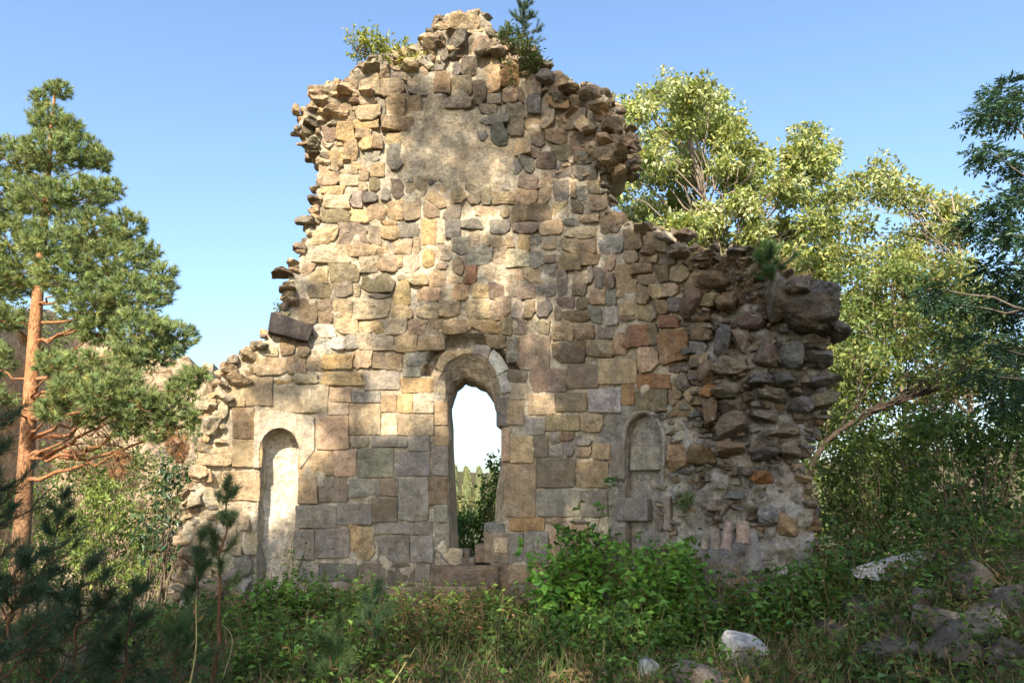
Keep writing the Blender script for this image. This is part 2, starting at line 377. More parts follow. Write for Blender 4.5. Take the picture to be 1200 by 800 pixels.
    for a, b in BE:
        ka, kb = pos[a], pos[b]; la = [a, base + ka, base + nb + ka, a + n]; lb = [b, base + kb, base + nb + kb, b + n]
        for s in range(3): SF.append((lb[s], la[s], la[s + 1], lb[s + 1]))
    cc = np.concatenate([C, C * .9, np.repeat(C[bv][None], 2, 0).reshape(-1, 3)])
    mesh_np('mortar_core', allV, np.concatenate([F, FB, np.array(SF)]), M_MORTAR, ruin, cc, smooth=True)
core()
def liner(name, outl, depths, inner=None, colr=(.4, .36, .29), backwall=True, dark=None):
    """jambs, soffit and back of an opening, lofted from its outline into the wall"""
    outl = np.array(outl, float)
    # refine
    def ref(p, k=3): 
        r = []
        for a, b in zip(p[:-1], p[1:]):
            for s in range(k): r.append(a + (b - a) * s / k)
        r.append(p[-1]); return np.array(r)
    o = ref(outl); inn = ref(np.array(inner, float)) if inner is not None else None
    V = []; n = len(o); nr = len(depths)
    P0 = surf(o[:, 0], o[:, 1]); N0 = nrm(P0)
    if inn is not None: P1 = surf(inn[:, 0], inn[:, 1], depths[-2] if not backwall else depths[-1])
    for r, d in enumerate(depths):
        if inn is None: ring = P0 - N0 * d
        else:
            f = min(1, r / (len(depths) - (2 if not backwall else 1))); ring = (P0 - N0 * depths[0]) * (1 - f) + P1 * f
            if f >= 1 and not backwall and r == len(depths) - 1: ring = P1 + np.array([0, depths[-1] - depths[-2], 0])
        if r > 0: ring = ring + np.array([[.018 * nz(p, 4) + .012 * nz(p, 11), 0, .018 * nz(p + 3, 4)] for p in ring])
        V.append(ring)
    V = np.concatenate(V); F = []
    for r in range(nr - 1):
        for k in range(n - 1): F.append((r * n + k, r * n + k + 1, (r + 1) * n + k + 1, (r + 1) * n + k))
    C = np.array([np.array(colr) * (1 + .2 * nz(p, 2) + .12 * nz(p, 9)) for p in V])
    F = np.array(F)
    if backwall:
        last = V[(nr - 1) * n:]; h = n // 2; m = len(V); rows = []
        # strips across from left half to right half
        L_ = last[:h]; R_ = last[::-1][:h]; k2 = 7; bv = []
        for a, b in zip(L_, R_):
            for s in range(k2 + 1):
                p = a + (b - a) * s / k2
                if 0 < s < k2: p = p + np.array([0, .02 * fbm(p, 2.5, 3), 0])
                bv.append(p)
        bf = []
        for r in range(h - 1):
            for s in range(k2): q = m + r * (k2 + 1) + s; bf.append((q, q + 1, q + k2 + 2, q + k2 + 1))
        V = np.concatenate([V, bv]); F = np.concatenate([F, bf]); C = np.concatenate([C, [np.array(colr) * (1.05 + .2 * fbm(p, 1.5, 3)) for p in bv]])
    return mesh_np(name, V, F, M_MORTAR, ruin, C, smooth=True)
liner('window_embrasure', WIN_O, [.0, .07, .13, .19, .26, .8], WIN_I, (.46, .37, .26), False)
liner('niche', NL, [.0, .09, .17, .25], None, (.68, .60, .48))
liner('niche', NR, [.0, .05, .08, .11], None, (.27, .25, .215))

# ------------------------------------------------------------------ stones
PAL = dict(t=(.37, .275, .17), o=(.44, .285, .115), g=(.265, .25, .215), c=(.49, .42, .315), b=(.235, .165, .105), m=(.265, .205, .175), p=(.41, .28, .195),
 r=(.32, .12, .065), v=(.245, .205, .12), d=(.085, .07, .06), w=(.46, .46, .43), e=(.15, .20, .175), s=(.15, .15, .15), u=(.36, .18, .06), y=(.52, .35, .12), k=(.2, .175, .145), q=(.17, .115, .1))
RECT = []                                            # (x0, y0, x1, y1, colour, kind) in photo pixels
def rd(ox, oy, kind, txt, s=4.0):
    for it in txt.split(';'):
        f = it.split()
        if len(f) == 5:
            x0, y0, x1, y1 = [float(a) / s for a in f[:4]]; RECT.append([ox + x0, oy + y0, ox + x1, oy + y1, f[4], kind])
# measured from enlargements of the photograph (enlargement origin, then boxes in enlarged pixels)
rd(200, 320, 'a', '480 512 740 650 c;745 540 845 605 p;742 606 835 664 c;352 490 478 625 t;275 535 348 625 t;292 622 392 774 b;682 668 831 828 p;836 610 985 755 t;852 545 980 606 g;905 450 1075 556 g;1080 430 1165 486 g;1085 490 1200 566 c;985 572 1060 652 t;1065 572 1135 654 o;1137 568 1200 650 c;990 658 1060 756 c;1065 656 1200 760 c')
rd(200, 320, 'r', '515 310 585 390 b;590 328 648 388 b;535 395 632 470 t;622 390 720 462 t;664 232 775 304 w;655 306 745 384 w;746 300 815 352 w;722 370 850 448 o;400 395 532 476 t;470 485 575 544 t;578 466 700 512 c;702 450 900 536 o;606 112 688 242 b;690 125 750 182 m;752 126 850 214 t;686 184 772 240 b;776 220 870 286 t;820 288 886 352 g;890 286 1050 368 c;860 356 940 450 p;942 372 1020 450 m;1022 372 1102 440 t;1105 360 1200 440 g;1052 290 1145 365 t;645 50 760 120 v;762 45 846 120 m;872 130 1030 215 c;1036 165 1130 220 p;1010 222 1105 286 c;1107 210 1200 290 p')
rd(200, 500, 'a', '287 58 425 190 t;240 192 415 345 t;602 115 760 230 t;766 102 870 230 p;600 232 688 355 t;692 236 826 368 k;876 100 1046 240 g;942 42 1110 96 g;1052 120 1200 236 g;1116 40 1200 112 g;832 242 980 330 g;985 240 1062 320 k;1072 242 1200 430 g;586 362 770 480 g;780 350 936 460 g;945 336 1060 450 k;580 484 674 620 g;680 472 836 610 g;955 462 1136 506 g;1140 440 1200 505 g;970 512 1120 640 g;1126 510 1200 635 g;600 630 690 720 g;700 640 870 720 g;880 645 1025 760 k;1030 646 1155 720 b;1158 642 1200 740 g')
rd(200, 500, 'r', '135 100 275 205 t;100 182 190 260 t;840 464 955 620 o;330 480 398 590 c;222 440 332 588 c;150 300 236 380 c;260 360 330 436 c;300 600 370 690 g;200 600 290 680 c')
rd(450, 350, 'r', '35 30 125 96 t;130 20 245 92 c;250 0 350 82 p;382 5 498 95 t;502 5 596 100 t;600 0 655 82 g;660 5 714 76 b;717 0 785 76 s;855 60 960 116 b;1135 122 1200 245 r;1022 30 1106 120 w;1035 0 1090 36 e;105 98 202 170 p;205 98 275 166 p;278 98 404 164 t;408 100 545 166 o;30 112 102 190 t;50 176 150 245 c;165 172 280 248 t;0 170 46 245 k;100 248 205 318 c;0 252 95 336 t;76 312 162 366 t;785 98 885 200 t;790 202 940 310 b;886 122 985 196 b;945 182 1080 286 t;1085 170 1138 262 t;490 160 580 222 v;570 188 630 282 g;548 96 600 160 t;702 116 768 168 k;770 96 826 150 w')
rd(450, 350, 'a', '0 342 76 438 k;80 372 230 444 o;0 442 58 490 t;0 492 56 534 c;62 448 130 536 o;134 442 230 534 c;0 538 60 640 t;64 538 236 640 c;0 643 106 694 g;110 643 210 714 g;632 170 780 330 m;1005 272 1200 400 t;680 328 855 440 m;858 302 1008 426 k;676 452 800 552 t;806 438 955 526 v;958 416 1114 530 w;1112 400 1176 496 u;760 532 914 616 v;578 478 670 592 t;600 400 678 474 c;652 562 756 640 w;590 642 700 770 t;704 644 766 742 k')
rd(450, 520, 'a', '0 0 46 152 g;50 36 205 154 g;0 162 64 236 k;68 158 205 358 g;208 24 236 154 t;0 242 66 360 g;0 366 134 428 g;140 362 232 424 g;0 432 120 556 g;125 428 232 554 g;576 92 710 340 t;720 66 898 200 k;902 86 1045 210 t;720 206 920 336 g;925 216 1045 340 g;590 346 750 408 u;656 410 766 560 g;772 384 960 560 t;586 420 652 556 g;586 566 730 650 t;736 566 772 632 o;966 344 1050 500 c;980 566 1074 676 u;0 560 140 660 k;150 560 215 640 g')
rd(0, 0, 'a', '509 447 521 468 c;508 470 524 498 t;510 500 525 521 t;502 523 525 557 g;503 559 524 590 b;508 592 525 611 g;509 613 526 640 g;588 503 598 540 t;590 542 597 604 g', 1.0)
rd(650, 420, 'a', '162 130 310 250 w;312 126 375 214 b;382 62 540 138 u;372 146 524 250 v;180 400 256 470 t;4 472 92 600 k')
rd(720, 260, 'r', '56 470 160 604 r;162 482 206 570 v;206 430 300 496 r;212 500 338 654 u;122 574 214 716 t;20 270 110 356 t;5 206 80 268 o;82 180 180 250 b;120 240 186 304 b;184 212 250 294 b;100 310 164 394 t;168 298 226 366 t;106 376 196 470 t;200 366 254 440 b;256 346 312 424 s;40 42 130 124 b;46 126 110 204 t;165 52 250 130 b;228 282 290 354 t')
rd(530, 180, 'r', '310 105 395 164 m;410 86 465 156 p;405 158 465 230 t;300 166 395 232 t;470 130 545 222 s;356 236 460 310 b;276 242 352 320 t;466 226 540 306 t;556 230 610 290 k;572 56 670 130 s;590 160 640 215 g;636 116 686 186 b;642 188 724 270 t;668 288 792 370 b;586 272 680 326 t;516 296 585 350 g;420 316 515 380 t;546 328 686 394 c;520 402 596 460 v;600 396 670 464 p;700 392 794 466 w;490 476 602 550 v;606 472 680 526 b;406 602 488 668 g;490 560 536 664 g;572 548 640 654 m;664 536 706 626 g;622 532 660 600 g;716 560 766 624 m;768 530 840 588 o;836 502 934 574 b;786 592 870 674 t;774 680 856 754 t;716 642 776 708 e;702 712 790 794 w;650 646 714 714 t;642 726 700 790 g;396 672 466 756 s;340 688 394 760 b;182 682 276 780 t;76 676 180 770 v;65 536 116 606 r;100 612 166 680 o;10 620 75 680 o;170 616 250 676 k;252 612 300 666 g;302 622 386 684 m;154 530 250 600 c;84 446 190 520 g;194 452 255 526 c;256 452 356 528 c;340 542 425 604 p;360 456 425 530 g;426 526 488 594 g;190 376 290 434 t;316 386 366 456 o;368 392 412 450 g;280 322 400 380 m;190 306 266 374 s;106 236 214 300 p;196 182 292 254 t;0 166 60 230 v;62 158 120 232 k')
rd(330, 180, 'r', '706 70 784 134 s;506 122 565 200 k;470 162 520 226 g;402 222 490 300 p;316 182 380 246 g;382 186 450 246 s;570 222 656 310 b;500 216 568 300 o;256 322 405 430 m;410 346 460 425 m;462 348 545 404 o;547 322 640 384 g;666 312 720 420 y;770 312 840 388 s;844 312 940 346 s;406 432 500 480 t;520 396 600 466 p;346 482 450 554 c;455 490 530 546 t;312 432 402 480 t;580 482 654 556 c;656 452 716 526 y;226 526 370 616 v;376 556 520 640 v;526 602 624 716 o;626 622 746 704 p;590 562 688 622 t;690 552 770 620 t;130 356 258 420 t;150 430 300 500 c;195 252 310 316 v;312 266 400 320 o;176 62 268 140 p;186 6 294 60 t;270 62 350 100 t;272 102 350 156 c;182 142 290 190 o;200 200 310 262 c;326 30 414 80 o;412 42 476 104 o;286 0 384 32 o;720 430 790 500 c;800 400 870 470 g')
rd(330, 0, 'r', '456 546 614 614 t;346 566 455 610 o;266 582 340 660 o;312 612 360 674 o;358 612 416 650 t;430 646 470 694 t;350 656 416 714 o;282 682 380 756 t;196 706 294 776 o;386 696 456 760 w;502 686 566 788 s;346 502 455 564 t;470 382 570 460 t;496 462 574 548 t;577 456 650 548 t;692 342 794 430 b;800 356 900 450 k;780 456 890 516 k;892 402 960 490 m;850 276 914 360 k;936 276 1040 350 t;956 366 1024 430 o;1022 326 1110 414 u;1040 416 1105 480 t;940 490 1004 545 k;930 532 1050 584 g;1052 482 1130 560 k;1108 412 1150 476 b;976 592 1060 684 e;1064 576 1130 640 k;1066 656 1160 724 t;926 596 960 660 s;380 360 460 440 t;230 500 340 580 t;600 380 690 450 k')
rd(530, 0, 'r', '330 336 424 440 k;426 346 520 430 b;356 452 420 536 s;452 462 550 524 u;412 516 490 610 t;492 502 640 620 t;572 622 664 704 b;570 706 660 772 g;442 596 556 670 p')
# blocks cut by the border of an enlargement were measured twice: join or drop the copies
k = 0
RECT.sort(key=lambda r: -(r[2] - r[0]) * (r[3] - r[1]))
OUTR = []
for r in RECT:
    for q in OUTR:
        dx = min(r[2], q[2]) - max(r[0], q[0]); dy = min(r[3], q[3]) - max(r[1], q[1])
        if dx > 0 and dy > 0 and dx * dy > .38 * (r[2] - r[0]) * (r[3] - r[1]):
            if abs(r[1] - q[1]) < 5 and abs(r[3] - q[3]) < 5: q[0] = min(q[0], r[0]); q[2] = max(q[2], r[2])
            break
        if dx > -2.5 and dx < 6 and abs(r[1] - q[1]) < 4 and abs(r[3] - q[3]) < 4 and min(r[2] - r[0], q[2] - q[0]) < 16 and (abs(max(r[0], q[0]) - 500) < 3 or abs(max(r[0], q[0]) - 450) < 3):
            q[0] = min(q[0], r[0]); q[2] = max(q[2], r[2]); break
    else: OUTR.append(r)
RECT = OUTR
# grow each box a little into its joints, then part boxes that overlap
for r in RECT:
    g = 1.1 if r[5] == 'a' else 1.7
    r[0] -= g; r[1] -= g; r[2] += g; r[3] += g
for _ in range(2):
    for i, a in enumerate(RECT):
        for b in RECT[i + 1:]:
            dx = min(a[2], b[2]) - max(a[0], b[0]); dy = min(a[3], b[3]) - max(a[1], b[1])
            if dx > 0 and dy > 0:
                if dx < dy:
                    l, r_ = (a, b) if a[0] + a[2] < b[0] + b[2] else (b, a); m = (l[2] + r_[0]) / 2; l[2] = m; r_[0] = m
                else:
                    t_, b_ = (a, b) if a[1] + a[3] < b[1] + b[3] else (b, a); m = (t_[3] + b_[1]) / 2; t_[3] = m; b_[1] = m
RECT = [r for r in RECT if r[2] - r[0] > 5 and r[3] - r[1] > 4]
rngs = np.random.default_rng(11)
def superrect(x0, y0, x1, y1, e, n, jit):
    """an irregular block outline: a box with shifted and knocked-off corners"""
    hard = e > 6
    w_, h_ = x1 - x0, y1 - y0; j = .03 if hard else .15
    cs = np.array([(x0, y0), (x1, y0), (x1, y1), (x0, y1)], float) + np.clip(rngs.normal(0, 1, (4, 2)), -1.6, 1.6) * np.array([w_, h_]) * j * .5
    pts = []
    for i in range(4):
        c, p, q = cs[i], cs[i - 1], cs[(i + 1) % 4]
        cut = rngs.uniform(.03, .07) if hard else (rngs.uniform(.08, .34) if rngs.random() < .55 else .05)
        cut2 = cut * rngs.uniform(.6, 1.4)
        A = c + (p - c) * min(cut, .45); B = c + (q - c) * min(cut2, .45); pts += [A, ((A + B) / 2 * .62 + c * .38) if hard else ((A + B) / 2 + rngs.normal(0, .02, 2) * np.array([w_, h_])), B]
        pts.append(B + (q - B) * .45 + rngs.normal(0, .018 if hard else .03, 2) * np.array([w_, h_]))
    return np.array(pts)
STONES = []                                          # dicts: polygon px, colour, protrusion, kind
def stone_mesh(poly, prot, bev, tilt, rough, sink=.10, depth0=0.0):
    """a facing stone with worn arrises and an uneven hewn face, standing out of the wall"""
    P = surf(poly[:, 0], poly[:, 1], depth0); c = P.mean(0); Nn = nrm(c)
    n = len(poly); e1 = np.cross([0, 0, 1], Nn); e1 /= np.linalg.norm(e1); e2 = np.array([0, 0, 1.0])
    hs = np.linalg.norm(P - c, axis=1, keepdims=True); ins = 1 - np.minimum(.45, bev / hs)
    ring = lambda sc, d: c + (P - c) * sc + Nn * d
    V = np.concatenate([ring(1.0, -sink), ring(1.0, prot - bev * .8), ring(ins, prot), ring(ins * .62, prot + rough * .3), ring(.28, prot + rough * .4)])
    r = V - c; off = r @ e1 * tilt[0] + r @ e2 * tilt[1]; m = len(V)
    sdv = rngs.uniform(0, 40)
    ns = np.array([fbm(p + sdv, 5.0, 2) + .4 * nz(p - sdv, 17) for p in V[n:]]) * rough
    V[n:] += Nn * (off[n:] + ns)[:, None]
    V[n:] += np.array([[nz(p + 4, 9), 0, nz(p + 8, 9)] for p in V[n:]]) * min(rough, .02) * .6
    F = []
    for k in range(4):
        for i in range(n): j = (i + 1) % n; F.append((k * n + i, k * n + j, (k + 1) * n + j, (k + 1) * n + i))
    F = np.array(F); q = 4 * n; T = np.array([(q, q + i, q + i + 1) for i in range(1, n - 1)])
    F = np.concatenate([F[:, [0, 1, 2]], F[:, [0, 2, 3]], T])
    a, b_, d = V[F[-1]]
    if np.dot(np.cross(b_ - a, d - a), Nn) < 0: F = F[:, ::-1]
    return V, F
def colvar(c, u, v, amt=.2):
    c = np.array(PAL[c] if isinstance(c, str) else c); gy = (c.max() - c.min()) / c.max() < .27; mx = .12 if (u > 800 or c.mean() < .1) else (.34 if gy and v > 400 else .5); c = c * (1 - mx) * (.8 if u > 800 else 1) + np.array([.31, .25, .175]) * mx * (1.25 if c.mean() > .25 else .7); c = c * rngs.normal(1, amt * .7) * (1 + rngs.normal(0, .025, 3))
    c = (c * .95 + c.mean() * .05) * (np.array([1.01, 1.0, .97]) if gy else np.array([1.05, 1.0, .89])) * (1.0 if u < 660 else .9)  # right side darker: darker stone there, plus shade put into the colour
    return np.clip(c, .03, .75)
OBST = [(np.array(p)) for p in (WIN_O, NL, NR)]
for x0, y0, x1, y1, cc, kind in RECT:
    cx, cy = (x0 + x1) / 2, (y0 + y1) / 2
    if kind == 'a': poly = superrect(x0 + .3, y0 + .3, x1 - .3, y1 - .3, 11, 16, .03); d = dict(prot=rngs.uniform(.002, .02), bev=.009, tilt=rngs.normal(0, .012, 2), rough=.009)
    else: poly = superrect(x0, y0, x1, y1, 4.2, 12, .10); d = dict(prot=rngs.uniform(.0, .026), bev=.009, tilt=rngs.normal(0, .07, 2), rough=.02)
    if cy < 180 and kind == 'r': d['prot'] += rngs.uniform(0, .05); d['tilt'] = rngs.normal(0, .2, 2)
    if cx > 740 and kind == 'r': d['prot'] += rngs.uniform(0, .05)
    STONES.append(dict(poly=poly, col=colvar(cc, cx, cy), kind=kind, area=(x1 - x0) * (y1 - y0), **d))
# the rest of the rubble: seeds thrown between the measured stones, each grown to a convex cell
def clip(poly, p, nrm_):                             # keep the side where (x - p) . n <= 0
    out = []; d = (poly - p) @ nrm_
    for i in range(len(poly)):
        j = (i + 1) % len(poly)
        if d[i] <= 0: out.append(poly[i])
        if (d[i] < 0) != (d[j] < 0) and d[i] != d[j]: out.append(poly[i] + (poly[j] - poly[i]) * d[i] / (d[i] - d[j]))
    return np.array(out)
RA = np.array([[r[0], r[1], r[2], r[3]] for r in RECT])
def freedist(u, v):
    dx = np.maximum(np.maximum(RA[:, 0] - u, u - RA[:, 2]), 0); dy = np.maximum(np.maximum(RA[:, 1] - v, v - RA[:, 3]), 0)
    return np.hypot(dx, dy).min()
seeds = []
for _ in range(16000):
    u, v = rngs.uniform(205, 985), rngs.uniform(8, 715)
    if not inpoly(u, v, OUT) or inpoly(u, v, PLASTER) or u > 815: continue
    if inpoly(u, v, HOOD) or any(inpoly(u, v, o) for o in OBST) or (495 < u < 605 and 395 < v < 640): continue
    if u < 300 and v > 480 and rngs.random() < .9: continue
    if u > 705 and v > 490 and rngs.random() < .85: continue
    if freedist(u, v) < 3.5 or (295 < u < 372 and 476 < v < 715) or (u > 690 and v > 482): continue
    s = 9.5 if rngs.random() < .5 else 7.0
    if v < 200: s *= 1.15
    if all(((a - u) / 1.2) ** 2 + (b - v) ** 2 > (s + t) ** 2 * .55 for a, b, t in seeds): seeds.append((u, v, s))
SD = np.array(seeds)
for k, (u, v, s) in enumerate(seeds):
    poly = np.array([(u - 17, v - 13), (u + 17, v - 13), (u + 17, v + 13), (u - 17, v + 13)], float)
    for a, b, t in SD[np.hypot(SD[:, 0] - u, SD[:, 1] - v) < 42]:
        if a == u and b == v: continue
        d = np.array([a - u, b - v]); f = s / (s + t); q = np.array([u, v]) + d * f; nn = d / np.hypot(*d)
        poly = clip(poly, q - nn * .7, nn)
        if len(poly) < 3: break
    if len(poly) < 3: continue
    for r in RA[(RA[:, 0] < u + 20) & (RA[:, 2] > u - 20) & (RA[:, 1] < v + 16) & (RA[:, 3] > v - 16)]:
        sd = [(r[0] - u, (1, 0), r[0] - .6), (u - r[2], (-1, 0), r[2] + .6), (r[1] - v, (0, 1), r[1] - .6), (v - r[3], (0, -1), r[3] + .6)]
        m = max(sd, key=lambda z: z[0]); nn = np.array(m[1], float); q = np.array([m[2] if nn[0] else u, m[2] if nn[1] else v])
        poly = clip(poly, q, nn)
        if len(poly) < 3: break
    if len(poly) < 3: continue
    c = poly.mean(0); x, y = poly[:, 0], poly[:, 1]; ar = .5 * abs((x * np.roll(y, -1) - y * np.roll(x, -1)).sum())
    if ar < 26 or inpoly(poly[:, 0], poly[:, 1], OUT).mean() < .85: continue
    # resample to 10 points and round the corners
    t = np.arange(10) / 10 * 2 * math.pi; pts = []
    for tt in t:
        dr = np.array([math.cos(tt), math.sin(tt)]); best = 1e9
        for i in range(len(poly)):
            a, b = poly[i] - c, poly[(i + 1) % len(poly)] - c; e = b - a; den = dr[0] * e[1] - dr[1] * e[0]
            if abs(den) < 1e-9: continue
            tt_ = (a[0] * e[1] - a[1] * e[0]) / den; ss = (a[0] * dr[1] - a[1] * dr[0]) / den
            if tt_ > 0 and -1e-6 <= ss <= 1 + 1e-6: best = min(best, tt_)
        pts.append(c + dr * (best if best < 1e8 else 4))
    pts = np.array(pts)
    if u < 480: cc = rngs.choice(list('ttoccpvg'))
    elif u < 640: cc = rngs.choice(list('ttcggpkm')) 
    else: cc = rngs.choice(list('tbgkmvtg'))
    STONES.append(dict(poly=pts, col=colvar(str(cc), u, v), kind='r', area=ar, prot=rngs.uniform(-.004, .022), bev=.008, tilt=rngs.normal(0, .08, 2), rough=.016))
# individually kept stones, the smallest joined
ash = [s for s in STONES if s['kind'] == 'a']; rub = sorted([s for s in STONES if s['kind'] == 'r'], key=lambda s: -s['area'])
NRUB = 262
for s in ash:
    V, F = stone_mesh(s['poly'], s['prot'], s['bev'], s['tilt'], s['rough']); mesh_np('ashlar_block', V, F, M_ASH, ruin, np.broadcast_to(s['col'], V.shape), False)
for s in rub[:NRUB]:
    V, F = stone_mesh(s['poly'], s['prot'], s['bev'], s['tilt'], s['rough']); mesh_np('rubble_stone', V, F, M_STONE, ruin, np.broadcast_to(s['col'], V.shape), False)
sb = Bag()
for s in rub[NRUB:]:
    V, F = stone_mesh(s['poly'], s['prot'], s['bev'], s['tilt'], s['rough']); sb.add(V, F, s['col'])
o = sb.build('small_rubble', M_STONE, ruin, False)
if o: tagit(o, kind='stuff')
# rocks: chiselled lumps for the broken pier, edges and top
def ico(sub):
    bm = bmesh.new(); bmesh.ops.create_icosphere(bm, subdivisions=sub, radius=1); bm.verts.ensure_lookup_table()
    V = np.array([v.co[:] for v in bm.verts]); F = np.array([[v.index for v in f.verts] for f in bm.faces]); bm.free(); return V, F
ICO = {1: ico(1), 2: ico(2), 3: ico(3), 4: ico(4)}
def rot(ax, ay, az):
    cx, sx, cy, sy, cz, sz = math.cos(ax), math.sin(ax), math.cos(ay), math.sin(ay), math.cos(az), math.sin(az)
    return np.array([[cz, -sz, 0], [sz, cz, 0], [0, 0, 1]]) @ np.array([[cy, 0, sy], [0, 1, 0], [-sy, 0, cy]]) @ np.array([[1, 0, 0], [0, cx, -sx], [0, sx, cx]])
def rock(c, size, rng, sub=2, eul=None, cuts=13, box=.6, rough=.05):
    V, F = ICO[sub]; V = V.copy()
    V = np.sign(V) * np.abs(V) ** box; V /= np.abs(V).max()
    for _ in range(cuts):
        n = rng.normal(size=3); n /= np.linalg.norm(n); d = rng.uniform(.5, .9); ex = np.maximum(V @ n - d, 0); V = V - ex[:, None] * n
    if rough: 
        sd_ = rng.uniform(0, 50); V = V * (1 + np.array([fbm(p + sd_, 1.6, 4) - .6 * abs(nz(p + sd_, 3.7)) for p in V]) * rough)[:, None]
    V = V / np.abs(V).max(0) * np.array(size) * .5
    if eul is None: eul = rng.normal(0, .25, 3)
    return V @ rot(*eul).T + np.asarray(c), F
def wall_rock(u, v, wpx, hpx, dep, colr, rng, out=.0, eul=None, name='rubble_stone', sub=2, bag=None, back=0.0, **k):
    P = surf(np.array(float(u)), np.array(float(v))); Nn = nrm(P); m = mpp(P[1]) * 1.06; c = P + Nn * (out - dep * .25) + np.array([0, back, 0])
    a = math.atan2(Nn[0], -Nn[1])
    if eul is None: eul = rng.normal(0, .16, 3)
    V, F = rock(c, (wpx * m, dep, hpx * m), rng, sub, (eul[0], eul[1], a + eul[2]), **k)
    cl = colvar(colr, u, v)
    if bag is not None: bag.add(V, F, cl)
    else: mesh_np(name, V, F, M_ROCK, ruin, np.broadcast_to(cl, V.shape), False)
rr = np.random.default_rng(5)
